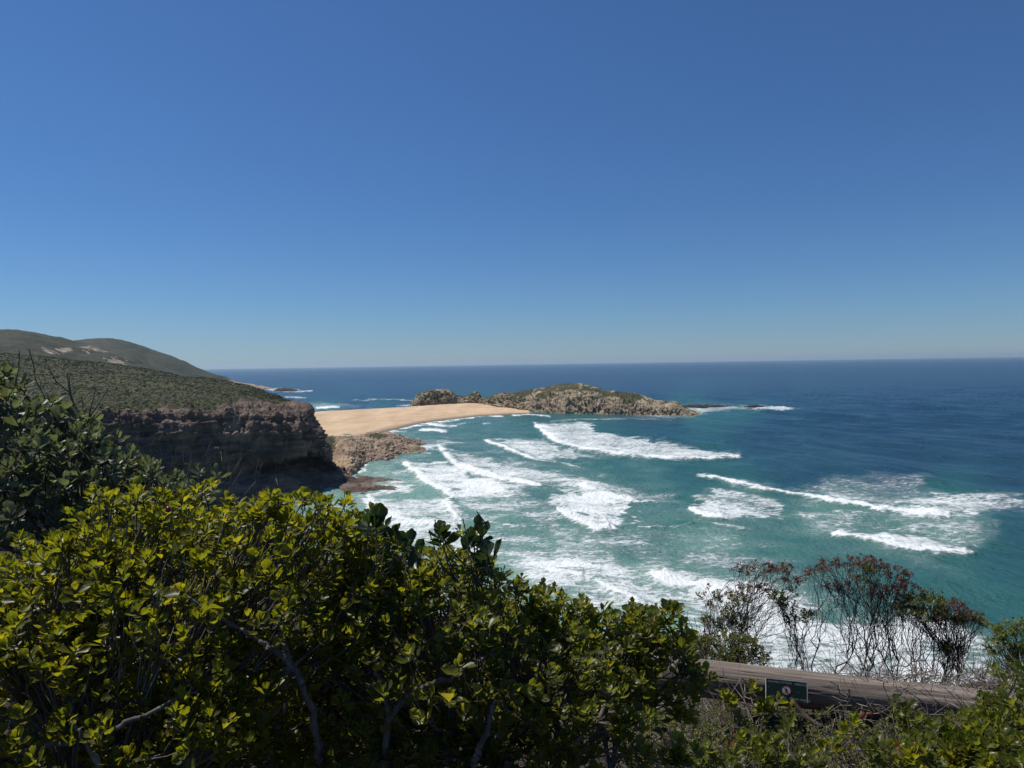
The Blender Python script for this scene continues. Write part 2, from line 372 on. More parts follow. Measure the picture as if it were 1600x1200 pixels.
def build_sea():
    dv = np.concatenate([np.arange(1.6, 8, .5), np.arange(8, 120, .62), np.arange(120, 620, 1.0), np.arange(625, 1300, 12.)])
    Y = 66000 / dv
    ax = np.concatenate([np.linspace(-2.4, -.80, 30)[:-1], np.linspace(-.80, .82, 1150), np.linspace(.82, 2.4, 30)[1:]])
    X = ax[:, None] * Y[None, :]; Yg = np.broadcast_to(Y, X.shape)
    p = np.stack([X.ravel(), Yg.ravel(), np.zeros(X.size)], 1)
    u, v = proj(p); d = np.maximum(p[:, 1], 1)
    near = (v < 1130) & (d < 2600) & (u > -500) & (u < 1750)
    idx = np.where(near)[0]
    q = p[idx]; qu = u[idx]; qv = v[idx]; qd = q[:, 1]
    k = np.clip((qv - 575) / 130, .12, 1.6)                       # px per metre falls off with distance
    w1 = fbm(q / 14.0, 3); w2 = fbm(q / 14.0 + 40, 3); w3 = fbm(q / 4.0 + 9, 2)
    wu = qu + (w1 * 24 + w3 * 12) * k; wv = qv + (w2 * 9 + w3 * 5) * k
    foam = np.zeros(len(q)); ht = np.zeros(len(q))
    nlow = fbm(q / 22.0 + 5, 4)
    for pts, den, soft in SHEETS:
        a = np.array(pts); bb = (wu > a[:, 0].min() - 30) & (wu < a[:, 0].max() + 30) & (wv > a[:, 1].min() - 20) & (wv < a[:, 1].max() + 20)
        s = poly_sd(wu[bb], wv[bb], pts)
        val = den * .92 * sst(-soft * .6, soft * 1.4, s) * (1 + .45 * nlow[bb])
        foam[bb] = np.maximum(foam[bb], val)
    cu = qu + (w3 * 5 + w1 * 5) * k; cv = qv + (w3 * 2.5 + w2 * 2.5) * k
    for pts, wd, h, s_ in FRONTS:
        a = np.array(pts); bb = (cu > a[:, 0].min() - 60) & (cu < a[:, 0].max() + 60) & (cv > a[:, 1].min() - 40) & (cv < a[:, 1].max() + 40)
        dd, pr, sd = seg_dist(cu[bb], cv[bb], pts)
        endf = sst(0, .06, pr) * sst(0, .06, 1 - pr) * .6 + .4
        w_ = np.where(sd > 0, wd * 1.3, wd * .55) * (.6 + .4 * endf)
        c_ = np.exp(-(dd / w_) ** 2) * s_ * (.85 + .5 * nlow[bb])
        foam[bb] = np.maximum(foam[bb], c_ * 1.15)
        hw = np.where(sd > 0, wd * 2.8, wd * .8)
        ht[bb] = np.maximum(ht[bb], h * np.exp(-(dd / hw) ** 2) * endf * (1 + .3 * w3[bb]))
    # broken foam streaks over the whole surf zone
    tq = TINT
    dd2 = ((qu[:, None] - tq[:, 0]) / 1.6) ** 2 + (qv[:, None] - tq[:, 1]) ** 2 if len(q) < 1 else None
    tint = np.zeros(len(q)); ws = np.zeros(len(q))
    for a, b_, t in TINT:
        w_ = 1 / ((((qu - a) / 1.7) ** 2 + (qv - b_) ** 2) + 60) ** 1.7
        tint += w_ * t; ws += w_
    tint /= ws
    tint = np.clip(tint + .10 * nlow * sst(.1, .4, tint), 0, 1)
    foam += .47 * sst(.3, .62, tint) * (.75 + 1.3 * fbm(q * np.array([.5, 1, 1]) / 13. + 31, 4))
    # sunlit-through crests: slightly clearer green on the wave faces comes from geometry only
    sw = np.array([-.905, -.425, 0])
    qq = q + 6 * np.stack([w1, w2, w1 * 0], 1)
    ph = qq @ sw; cr = qq @ np.array([.425, -.905, 0])
    swell = .62 * (.55 - 1.7 * np.abs(perlin(np.stack([ph / 34, cr / 150, ph * 0], 1)))) + .30 * perlin(np.stack([ph / 11, cr / 40, ph * 0 + 3], 1))
    fade = sst(2400, 700, qd)
    shore, _, _ = seg_dist(qu, qv, [(430,735),(520,700),(572,684),(600,673.5),(650,661.5),(700,655),(745,650.5),(830,646),(900,648),(1000,649.5),(1080,650)])
    calm = sst(1, 14, shore)
    zz = (swell * (2.6 + 1.6 * sst(.45, .15, tint)) * fade + ht * 1.25) * (.06 + .94 * calm) + .16 * fbm(q / 3.2, 3) * sst(700, 200, qd)
    zz += .10 * w3 * np.clip(foam * 1.5, 0, 1) * sst(700, 200, qd)
    land = sst(0, 1, (foam > .9).astype(float)) * 0
    p[idx, 2] = zz + land
    F_ = np.zeros(len(p)); T_ = np.zeros(len(p)); F_[idx] = foam; T_[idx] = tint
    far = ~near; T_[far & (d < 140)] = .6
    # fade attributes at the border of the detailed zone
    o = mk('sea', p, gridfaces(len(ax), len(Y))[:, ::-1], M['sea'], attrs={'foam': np.clip(F_, 0, 1.3), 'tint': T_})
    return tag(o, 'blue green sea with breakers rolling into the bay', None, None, 'structure')

m, n, l, b = mat('sea_water'); M['sea'] = m
fa = attr(n, 'foam').outputs['Fac']; ta = attr(n, 'tint').outputs['Fac']
p = pos(n, l)
wc = ramp(n, l, ta, [(0, (.007, .036, .075)), (.10, (.009, .052, .085)), (.30, (.015, .088, .090)), (.5, (.032, .132, .110)), (.72, (.105, .25, .20)), (1, (.24, .36, .30))])
# streaks run along the wave travel direction
ps = pos(n, l, (.55, 1, 1), (0, 0, R(-22)))
warp = n.new('ShaderNodeTexNoise'); warp.inputs['Scale'].default_value = .25; warp.inputs['Detail'].default_value = 3
l.new(ps, warp.inputs['Vector'])
vadd = n.new('ShaderNodeVectorMath'); vadd.operation = 'MULTIPLY_ADD'
l.new(warp.outputs['Color'], vadd.inputs[0]); vadd.inputs[1].default_value = (5, 5, 0); l.new(ps, vadd.inputs[2])
lace = n.new('ShaderNodeTexVoronoi'); lace.feature = 'DISTANCE_TO_EDGE'; lace.inputs['Scale'].default_value = .42
l.new(vadd.outputs[0], lace.inputs['Vector'])
lace2 = n.new('ShaderNodeTexVoronoi'); lace2.feature = 'DISTANCE_TO_EDGE'; lace2.inputs['Scale'].default_value = 1.1
l.new(vadd.outputs[0], lace2.inputs['Vector'])
lc = mth(n, l, 'MULTIPLY_ADD', lace.outputs['Distance'], -1.3, .62)
lc2 = mth(n, l, 'MULTIPLY_ADD', lace2.outputs['Distance'], -1.0, .55)
nn = noise(n, l, vadd.outputs[0], .55, 8, .72)
nf = noise(n, l, p, 2.2, 6, .75)
th = mth(n, l, 'MULTIPLY_ADD', lc, .30, mth(n, l, 'MULTIPLY', nn, .85))
th = mth(n, l, 'MULTIPLY_ADD', lc2, .18, th)
th = mth(n, l, 'MULTIPLY_ADD', mth(n, l, 'MULTIPLY_ADD', nf, .35, th), 2.1, -.88)            # about .2 .. 1.1, mean .78
# foam shows where threshold noise + density is high
s_ = mth(n, l, 'ADD', th, fa)
ff = mth(n, l, 'MULTIPLY_ADD', s_, 2.6, -3.15, True)
ff = mth(n, l, 'MULTIPLY', ff, mth(n, l, 'MULTIPLY_ADD', mth(n, l, 'MULTIPLY_ADD', fa, 4, -3.1, True), .20, .80))
haze_ = mth(n, l, 'MULTIPLY', fa, .42, None, True)
ff = mth(n, l, 'MAXIMUM', ff, mth(n, l, 'MULTIPLY', haze_, mth(n, l, 'MULTIPLY_ADD', nn, 1.6, -.25, True)))
gate = mth(n, l, 'MULTIPLY', fa, 12, None, True)
ff = mth(n, l, 'MULTIPLY', ff, gate)
# whitecaps offshore
wcap = noise(n, l, pos(n, l, (.5, 1.0, 1)), .11, 9, .78)
ff = mth(n, l, 'MAXIMUM', ff, mth(n, l, 'MULTIPLY_ADD', wcap, 22, -16.6, True))
body = mixc(n, l, ramp(n, l, noise(n, l, pos(n, l, (.5, 1, 1)), .02, 6, .7), [(.3, (0, 0, 0)), (.7, (1, 1, 1))]), wc, mixc(n, l, 1.0, wc, (1.25, 1.18, 1.1), 'MULTIPLY'))
col = mixc(n, l, ff, body, (.80, .83, .83))
l.new(col, b.inputs['Base Color'])
l.new(mth(n, l, 'MULTIPLY_ADD', ff, .5, .26), b.inputs['Roughness'])
b.inputs['IOR'].default_value = 1.33
l.new(mth(n, l, 'MULTIPLY_ADD', ff, -.3, .40), b.inputs['Specular IOR Level'])
bs = pos(n, l, (1, .55, 1), (0, 0, R(-25)))
hh = mth(n, l, 'ADD', mth(n, l, 'MULTIPLY', noise(n, l, bs, .10, 3), 2.6), noise(n, l, bs, .8, 5, .6))
hh = mth(n, l, 'MULTIPLY_ADD', nf, .35, hh)
hh = mth(n, l, 'MULTIPLY_ADD', ff, .25, hh)
bump(n, l, hh, 1.0, .9, b)
build_sea()

# ------------------------------------------------------------------ beach
def loft_obj(name, keys, nu, nv, material, dispf, label, cat=None, kind=None, attrsf=None, flip=False, group=None):
    B, tu, tv = loft(keys, nu, nv)
    N = normals(B)
    if flip: N = -N
    p = B.reshape(-1, 3); nn_ = N.reshape(-1, 3)
    TU, TV = np.meshgrid(tu, tv, indexing='ij'); TU = TU.ravel(); TV = TV.ravel()
    p2 = dispf(p, nn_, TU, TV)
    at = attrsf(p2, TU, TV) if attrsf else {}
    F_ = gridfaces(nu, nv)
    if flip: F_ = F_[:, ::-1]
    o = mk(name, p2, F_, material, attrs=at)
    tag(o, label, cat, group, kind)
    return o, p2, nn_, TU, TV, at

S = []
for ub, vb, uf, vf in [(420,646,440,730),(470,646,470,705),(500,642.5,520,697),(530,641,545,691),(560,639.5,572,683),(590,638,600,675),(620,636.5,632,667),(645,635,660,661),
                       (690,632,700,655.5),(740,630,745,650.6),(780,632,790,647.8),(815,636,830,645.8)]:
    back = P(ub, vb, z=1.5); front = P(uf, vf, z=.2)
    S.append([back + (0, 60, -6), back + (0, 14, -1.2), back * .85 + front * .15 + (0, 0, 1.8), back * .5 + front * .5 + (0, 0, 2.2), back * .18 + front * .82 + (0, 0, .6), front, front + (4, -12, -1.5), front + (8, -30, -5)])
def fn(p, nn_, TU, TV):
    p = p.copy(); p[:, 2] += .5 * fbm(p / 18., 4) * sst(5.2, 3.5, TV) + .35 * ridged(p / 9., 3) * sst(3, 2, TV); return p
loft_obj('beach', S, 260, 160, M['sand'], fn, 'pale orange sand spit between the headland and the island', kind='structure',
         attrsf=lambda p, U, V: {'wet': sst(4.15, 4.9, V + .1 * fbm(p / 12., 3))}, flip=True)

# ------------------------------------------------------------------ headland with the dark cliff
#        under water      water line        low slope        recess back      lip              mid face         edge top         shoulder         slope            ridge            behind           far behind
HS = [
 [Z(-420,170,-5),  Z(-420,175,0),  Z(-420,182,8),  Z(-420,190,17), Z(-420,192,24), Z(-420,194,34), Z(-420,200,46), Z(-420,220,52), Z(-420,340,66), Z(-420,620,98), Z(-420,760,85), Z(-420,1100,-5)],
 [Z(-60,225,-5),   Z(-60,230,0),   Z(-60,237,8),   Z(-60,243,16),  Z(-60,244,23),  Z(-60,247,34),  P(-60,642,252), P(-60,633,275), P(-60,596,400), P(-60,546,640), Z(-60,800,70),  Z(-60,1200,-5)],
 [Z(190,268,-5),   Z(190,272,0),   Z(190,279,7),   Z(190,286,14),  P(190,730,285), P(190,690,288), P(190,647,294), P(190,638,315), P(190,608,420), P(190,572,590), Z(190,760,45),  Z(190,1100,-5)],
 [Z(300,285,-5),   Z(300,291,0),   Z(300,299,7),   Z(300,306,14),  P(300,728,305), P(300,690,308), P(300,649,314), P(300,637,335), P(300,614,430), P(300,589,560), Z(300,720,36),  Z(300,1050,-5)],
 [Z(370,296,-5),   Z(370,303,0),   Z(370,312,7),   Z(370,322,12),  P(370,724,318), P(370,690,320), P(370,650,327), P(370,626,350), P(370,614,440), P(370,601,520), Z(370,680,28),  Z(370,1000,-5)],
 [Z(425,308,-5),   Z(425,316,0),   Z(425,325,7),   Z(425,348,14),  P(425,714,329), P(425,688,330), P(425,648,336), P(418,629,362), P(414,621,430), P(410,613,500), Z(415,640,20),  Z(420,950,-5)],
 [Z(470,320,-5),   Z(470,328,0),   Z(470,341,6),   Z(465,366,14),  P(465,706,339), P(465,684,338), P(462,648,344), P(455,634,368), P(448,629,400), P(440,625,430), Z(448,560,16),  Z(460,800,-5)],
 [Z(515,329,-5),   Z(515,337,0),   Z(510,352,5),   Z(500,376,13),  P(496,704,345), P(490,682,346), P(480,650,352), P(472,638,366), P(468,634.5,385), P(464,632,405), Z(478,480,14),  Z(490,640,-5)],
 [P(572,778,z=-4), P(565,771,z=0), P(545,752,352), P(517,726,366), P(510,709,350), P(500,688,356), P(487,650,360), P(483,640,368), P(481,638,376), P(479,636.5,386), Z(492,430,12),  Z(500,520,-5)],
 [P(602,772,z=-4), P(598,766,z=0), P(566,754,356), P(532,738,361), P(514,714,360), P(504,690,362), P(491,654,366), P(487,643,370), P(486,642,376), P(485,642,384), Z(500,405,11),  Z(508,440,-5)],
 [P(625,772,z=-5), P(612,767,z=-1.5), P(572,755,364), P(535,738,371), P(515,718,372), P(505,694,373), P(493,662,376), P(488,655,380), P(488,657,385), P(489,662,391), Z(503,400,9),  Z(512,420,-5)],
]
def hd(p, nn_, TU, TV):
    rockm = sst(8.2, 6.8, TV) * sst(12, 9, TV) if False else sst(7.9, 6.6, TV)
    butt = ridged(np.stack([p[:, 0] / 16, p[:, 1] / 16, p[:, 2] / 60], 1), 3)
    rk = 3.2 * butt * sst(6.0, 5.2, TV) + rock_disp(p, 2.6, 12., (.08, .05, 1), .30, .35) + rock_disp(p, 1.3, 3.4, (.08, .1, 1), .8, .35, 3.)
    low = sst(3.2, 2.0, TV)
    w = p[:, 2] + .06 * p[:, 0] + 1.6 * fbm(p / 40., 3) + .5 * fbm(p / 9., 2)
    f1 = (w / 4.6) % 1.0; f2 = (w / 1.7) % 1.0
    rk += (1.5 * f1 * (1 + 1.2 * fbm(p / 20. + 7, 2)) + .55 * f2) * (1 - .8 * low) * 1.1
    bl_ = fbm(np.stack([(p[:, 0] + .6 * p[:, 1]) / 7, p[:, 1] / 7, p[:, 2] / 9], 1) + 11, 3)
    rk += 2.4 * (np.floor(bl_ * 9) / 9 + .15 * bl_) * (1 - .5 * low) * 2.0 - 2.2
    g2 = fbm(p / 26. + 2, 3); rk += 3.5 * g2
    rk = rk * (1 - .55 * low)
    bush_ = .55 * ridged(p / 4.0, 3) + .5 * fbm(p / 1.6, 2)
    d = rk * rockm + (bush_ + 3.0 * fbm(p / 60., 3)) * (1 - rockm)
    d *= sst(9.9, 9.2, TU) * .7 + .3
    q = p + nn_ * d[:, None]
    g = np.exp(-((TV - 6.1) / .35) ** 2)                # crumbling ledges at the cliff edge
    q[:, 2] += g * 1.6 * ridged(p / 7., 3)
    return q
def hattr(p, TU, TV):
    edge = 6.85 + .55 * sst(3.3, 6.0, TU) + 1.9 * sst(5.4, 7.4, TU)
    v = sst(edge - .25, edge + .22, TV + .35 * fbm(p / 14., 4))
    return {'veg': v}
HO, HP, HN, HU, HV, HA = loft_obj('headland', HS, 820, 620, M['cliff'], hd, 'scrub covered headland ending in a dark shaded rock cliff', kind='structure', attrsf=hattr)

# ------------------------------------------------------------------ far hills
def ridge_loft(cols, depth, base_d, back, name, label, material, amp, nu=300, nv=120, vegf=None, basez=-6, shp=.62, kind='structure', cat=None, group=None):
    """cols: (column, skyline row, depth of the crest, depth of the front foot, height of the foot)"""
    S = []
    for c_ in cols:
        u_, v_, dr, df = c_[:4]; fz = c_[4] if len(c_) > 4 else 0
        top = P(u_, v_, dr); zt = top[2]
        rows = [Z(u_, df * .985, basez if fz == 0 else fz - 6), Z(u_, df, fz)]
        for f_, g_ in ((.12, .36 * (shp / .62)), (.4, .66 * (shp / .62) ** .5), (.72, .9)):
            rows.append(Z(u_, df + (dr - df) * f_, fz + (zt - fz) * g_))
        rows.append(top)
        bd = dr + back
        rows.append(Z(u_, dr + back * .35, zt * .8)); rows.append(Z(u_, bd, -6))
        S.append(rows)
    def f(p, nn_, TU, TV):
        return p + nn_ * (amp(p, TU, TV))[:, None]
    return loft_obj(name, S, nu, nv, material, f, label, cat, kind, attrsf=vegf, group=group)
hillamp = lambda p, U, V: 14 * (ridged(p / 190., 3) - .45) * sst(5.1, 4.2, V) + 2.6 * (ridged(p / 34., 4) - .5)
ridge_loft([(-700,500,2300,1500,20),(-300,505,2300,1500,20),(0,520,2300,1600,20),(80,533,2300,1700,20),(115,533.5,2300,1700,20),(150,530.5,2300,1700,20),(180,531,2300,1700,20),(205,535.5,2300,1700,20),(232,545,2300,1750,10),
            (270,557,2250,1800,5),(300,571,2200,1850,0),(322,580,2180,1900,0),(345,588,2170,1950,0),(368,597,2170,2000,0),(392,603,2180,2080,0),(410,606,2200,2120,0)],
           0, 0, 700, 'hill', 'far rounded green hill falling to the sea', M['hill'], hillamp,
           vegf=lambda p, U, V: {'veg': .95 - .75 * sst(11.5, 13.5, U) - .35 * sst(2.2, 1.2, V) * sst(9.5, 11, U)})
def nearhill_veg(p, U, V):
    u_, v_ = proj(p)
    q = 1.02 + 0 * p[:, 0]
    for cu_, cv_, ru, rv, s_ in [(72,550,14,4,.9),(100,546,10,4,.7),(143,547,16,6,.95),(146,545,5,5,.5),(178,562,16,4,.95),(190,566,14,4,.8),(45,545,15,3,.5)]:
        q -= s_ * np.exp(-((u_ - cu_) / ru / 1.5) ** 2 - ((v_ - cv_) / rv / 1.3) ** 2) * np.clip(.55 + 3.6 * fbm(p / 16., 4), 0, 1.8)
    return {'veg': q}
ridge_loft([(-700,480,1300,700,40),(-350,500,1300,700,40),(-60,516,1300,750,50),(0,519,1300,800,50),(22,518.5,1300,800,50),(45,521,1290,800,45),(80,527,1270,820,40),(115,534,1250,850,35),(145,543,1230,850,30),(175,553,1210,850,25),
            (215,568,1190,850,20),(260,582,1170,850,10),(310,592,1150,860,5),(360,606,1120,870,0)],
           0, 0, 350, 'hill', 'nearer hill with pale sandy scars below its crest', M['hill'],
           lambda p, U, V: 9 * (ridged(p / 110., 3) - .45) * sst(5.1, 4.2, V) + 2.0 * (ridged(p / 20., 4) - .5), vegf=nearhill_veg)

# ------------------------------------------------------------------ island
isl = [(641,636,636.3),(645,627,636.2),(653,617,636),(665,612,635.5),(680,609.5,635),(692,608.5,634.5),(704,611,634),(712,617,633.5),(722,620,633),(732,618,633),(742,613,633.5),(747,613.5,634),(751,620,634.5),(762,623,636),
       (775,617.5,639),(787,613.5,640.5),(800,615,641.5),(815,611.5,643),(840,608,644.5),(868,602,645.5),(885,600.5,646),(905,601,646.5),(928,605,647),(947,611,647.3),(962,612,647.6),(978,615,648),(990,616,648.2),(1004,619,648.5),
       (1014,622.5,648.8),(1024,627,649),(1040,628,649.2),(1056,629,649.3),(1064,634,649.4),(1074,641,649.8),(1088,647,650),(1100,650.5,650.6)]
cols = []
for u_, vt, vb in isl:
    df = 66000 / (vb - (580 - .015 * u_)); dr = df + np.interp(u_, [640, 700, 760, 880, 1000, 1060, 1100], [25, 45, 30, 95, 60, 25, 6])
    cols.append((u_, vt, dr, df, 0))
def iamp(p, U, V):
    a = 1.1 + 1.6 * sst(4.3, 2.2, V)
    d = rock_disp(p, 2.1, 13., (.6, .2, .8), .25, .5, 2.) * a + rock_disp(p, 1.8, 4.5, (.6, .2, .8), .7, .5, 5.) * a
    return d * (sst(0, 1.2, U) * sst(35, 33, U) * .7 + .3) * (1 - .35 * sst(26, 31, U))
def iveg(p, U, V):
    big = fbm(p / 26. + 3, 3)
    v = .60 + 1.1 * big + 1.3 * fbm(np.stack([(p[:, 0] - 2 * p[:, 2]) / 16, p[:, 1] / 8, (p[:, 2] + .4 * p[:, 0]) / 5], 1) + 1, 3) + .2 * sst(3, 4.6, V)
    v -= .8 * sst(2.6, 1.6, V)
    v -= .35 * sst(26.5, 29, U) + .1 * (U < 11)
    return {'veg': v}
IO, IP, IN, IU, IV, IA = ridge_loft(cols, 0, 0, 110, 'island', 'rocky island with green scrub patches joined to the sand spit', M['island'], iamp, 900, 200, iveg, shp=.70)

# ------------------------------------------------------------------ mid outcrop on the near side of the beach, reefs
def rock_cols(pts, thick, taper=None):
    """(column, skyline row, foot row, extra depth, foot height)"""
    out = []
    for u_, vt, vb, th_, fz in pts:
        df = 66000 / (vb - (580 - .015 * u_)); out.append((u_, vt, df + th_, df, fz))
    return out
def rough(a, s1, s2, nu_end):
    def f(p, U, V):
        e = sst(0, 1.2, U) * sst(nu_end, nu_end - 1.2, U) * .8 + .2
        return (rock_disp(p, a, s1, (.3, .4, .7), .4, .35, 7.) + rock_disp(p, a * .55, s2, (.3, .4, .7), 1.0, .35, 1.)) * e
    return f
def oattr(p, U, V):
    u_, v_ = proj(p)
    g = np.exp(-((u_ - 590) / 22) ** 2 - ((v_ - 681) / 5) ** 2) * .8 + np.exp(-((u_ - 515) / 13) ** 2 - ((v_ - 692) / 13) ** 2) * .9 + .25 * fbm(p / 12., 2)
    s_ = np.exp(-((u_ - 540) / 30) ** 2 - ((v_ - 722) / 10) ** 2) + .7 * np.exp(-((u_ - 560) / 30) ** 2 - ((v_ - 700) / 7) ** 2)
    return {'veg': g, 'sand': sst(.35, .65, s_ + .6 * fbm(p / 7., 4))}
oc = rock_cols([(470,690,700,110,3),(500,684,728,110,1),(520,684,740,105,0),(538,683,745,95,0),(552,684,738,85,0),(566,683,728,70,0),(582,684,723,60,0),(600,687,720,48,0),(620,692,715,38,0),(636,697,711,26,0),(650,700,709.5,16,0),(661,704.5,708.5,6,0),(666,706.5,708,3,0)], 0)
ridge_loft(oc, 0, 0, 40, 'rock_outcrop', 'low tan rock outcrop running into the surf below the beach', M['outcrop'], rough(2.4, 6., 2.2, 12), 420, 220, oattr, shp=.42)
oc = rock_cols([(545,684,700,40,2),(560,682,703,38,2),(575,677.5,703,36,2),(590,675.5,703,34,2),(606,676.5,703,30,1),(620,680.5,702,26,1),(632,685.5,700.5,20,0),(645,688.5,699.5,12,0),(655,691.5,698.5,8,0),(664,694.5,697.5,4,0)], 0)
ridge_loft(oc, 0, 0, 26, 'rock_outcrop', 'upper dark finger of the outcrop with a green patch on its back', M['outcrop'], rough(2.0, 5., 2.0, 9), 260, 130, oattr, shp=.8)
novg = lambda p, U, V: {'veg': -1 + 0 * U}
for k, (pts, nm, lab) in enumerate([
  ([(555,744,754,8,0),(570,746,754.5,6,0),(585,749,755,5,0),(600,750.5,755,5,0),(615,752,756,4,0),(628,755,758.5,4,0),(638,758,760,2,0)], 'reef_rock', 'upper of two thin dark reef rocks at the foot of the cliff'),
  ([(560,755,768,8,0),(575,757,768,6,0),(590,760,768,5,0),(603,761.5,768,4,0),(612,763,768,4,0),(621,765.5,767.8,2,0)], 'reef_rock', 'lower of two thin dark reef rocks at the foot of the cliff'),
  ([(1060,634,637,10,0),(1075,633,637.5,10,0),(1095,632.4,637.5,10,0),(1115,632.6,637.4,10,0),(1133,634,637,8,0),(1142,635.5,636.8,4,0)], 'reef_rock', 'long low black reef awash beyond the tip of the island'),
  ([(1162,635.5,636.6,4,0),(1172,633.2,637,8,0),(1180,632.6,637,8,0),(1188,634.5,637,6,0),(1197,635.8,637,3,0)], 'reef_rock', 'small black rock in the white water at the far end of the reef'),
  ([(428,609,611,20,0),(436,606.8,611.5,30,0),(447,606.4,611.6,30,0),(456,607.5,611.6,30,0),(466,610.2,611.4,15,0)], 'reef_rock', 'dark rock in surf beyond the cliff, near the far shore'),
  ([(392,602,607,30,0),(402,602.6,607.5,30,0),(412,604,607.8,30,0),(420,605.8,608.6,30,0),(427,608,609,10,0)], 'reef_rock', 'tan rocks at the foot of the far hill beside white surf'),
  ([(558,648.6,650.3,2,2.2),(561,647.6,650.3,3,2.2),(564,648.0,650.3,3,2.2),(567,649.6,650.3,2,2.2)], 'beach_rock', 'tiny dark rock lying alone on the open sand'),
 ]):
    c_ = rock_cols(pts, 0); a_ = [1.1, 1.1, 1.2, 1.0, 2.5, 2.5, .15][k]
    o = ridge_loft(c_, 0, 0, 12 if k < 6 else 3, nm, lab, M['outcrop'] if k == 5 else (M['cliff'] if k < 2 else M['wetrock']), rough(a_, 5. if k < 6 else 1, 2. if k < 6 else .5, len(pts) - 1), 140 if k < 6 else 24, 60 if k < 6 else 16, novg, kind=None, cat='rock',
                   group='reef rocks in the surf' if k < 6 else None)


# ------------------------------------------------------------------ scrub on the headland: leafy clumps, nobody could count them
def scrub():
    rs = np.random.RandomState(5)
    nu, nv = 820, 620
    ok = (HA['veg'] > .7) & (HV < 9.6) & (HV > 6.9) & (HU < 9.3)
    u_, v_ = proj(HP); ok &= (u_ > -60) & (u_ < 500)
    idx = np.where(ok)[0]
    # even cover per area: weight by cell size
    G = HP.reshape(nu, nv, 3)
    a = np.linalg.norm(np.gradient(G, axis=0), axis=2) * np.linalg.norm(np.gradient(G, axis=1), axis=2)
    w = a.ravel()[idx] / HP[idx, 1] ** 1.2; w /= w.sum()
    pick = rs.choice(idx, 26000, p=w)
    c = HP[pick] + rs.normal(size=(len(pick), 3)) * np.array([.6, .6, 0])
    r = rs.uniform(.22, .68, len(pick)) * np.where(rs.rand(len(pick)) < .06, 1.9, 1) * (HP[pick, 1] / 420) ** .5
    K = 16
    n = len(pick)
    dirs = rs.normal(size=(n, K, 3)); dirs[..., 2] = np.abs(dirs[..., 2]) * .9; dirs /= np.linalg.norm(dirs, axis=2, keepdims=True)
    cen = c[:, None] + dirs * (r[:, None, None] * rs.uniform(.55, 1, (n, K, 1)) * np.array([1.1, 1.1, .75]))
    t1 = np.cross(dirs, rs.normal(size=(n, K, 3))); t1 /= np.linalg.norm(t1, axis=2, keepdims=True) + 1e-9
    t2 = np.cross(dirs + .5 * rs.normal(size=(n, K, 3)), t1); t2 /= np.linalg.norm(t2, axis=2, keepdims=True) + 1e-9
    h = (r * .42)[:, None, None]
    V = np.stack([cen - t1 * h - t2 * h * .7, cen + t1 * h - t2 * h * .5, cen + t2 * h], 2).reshape(-1, 3)
    Fc = np.arange(len(V)).reshape(-1, 3)
    sh = np.repeat(rs.uniform(0, 1, n), K * 3)
    o = mk('scrub', V, Fc, M['scrub'], smooth=False, attrs={'rnd': sh}); tag(o, 'low dense green scrub covering the headland slope', kind='stuff')
m, n, l, b = mat('scrub_leaf'); M['scrub'] = m
c = ramp(n, l, attr(n, 'rnd').outputs['Fac'], [(0, (.062, .072, .034)), (.5, (.092, .102, .052)), (.85, (.13, .13, .072)), (1, (.19, .17, .12))])
c = mixc(n, l, 1.0, c, ramp(n, l, noise(n, l, pos(n, l), .028, 5, .6), [(.35, (.62, .72, .62)), (.5, (1, 1, 1)), (.66, (1.35, 1.25, 1.1))]), 'MULTIPLY')
l.new(c, b.inputs['Base Color']); b.inputs['Roughness'].default_value = .8; b.inputs['Specular IOR Level'].default_value = .2
scrub()

# ------------------------------------------------------------------ the slope under our feet
def gz(x, y):
    x = np.asarray(x, float); y = np.asarray(y, float)
    z = 58.28 - .10 * (y - 1.5) - .22 * np.maximum(y - 3.2, 0)
    z = z + .10 * np.maximum(-x - .3, 0) * np.clip(y - .5, 0, 3)
    z = z + .20 * sst(.7, 1.3, x) * sst(2.9, 3.7, y)
    gut = np.clip((x - .27 * y) * 2.2, 0, 1) * np.maximum(y - 4.25, 0)
    z = z - gut * .75
    z = z - 3.0 * np.maximum(y - 8.2 - .8 * np.sin(x * .9), 0) - 1.4 * np.maximum(x - 3.5, 0) * np.clip(y - 2, 0, 1)
    return np.maximum(z, -4)
def near_ground():
    ax = np.linspace(-14, 16, 260); ay = np.concatenate([np.linspace(-4, 11, 220), np.linspace(11.3, 60, 30)])
    X, Y = np.meshgrid(ax, ay, indexing='ij'); p = np.stack([X.ravel(), Y.ravel(), gz(X, Y).ravel()], 1)
    p[:, 2] += .07 * fbm(p * np.array([1, 1, 0]) / .6, 4) + .03 * ridged(p * np.array([1, 1, 0]) / .17, 3)
    o = mk('ground', p, gridfaces(len(ax), len(ay))[:, ::-1], M['soil']); tag(o, 'brown earth slope below the lookout', kind='structure')
near_ground()

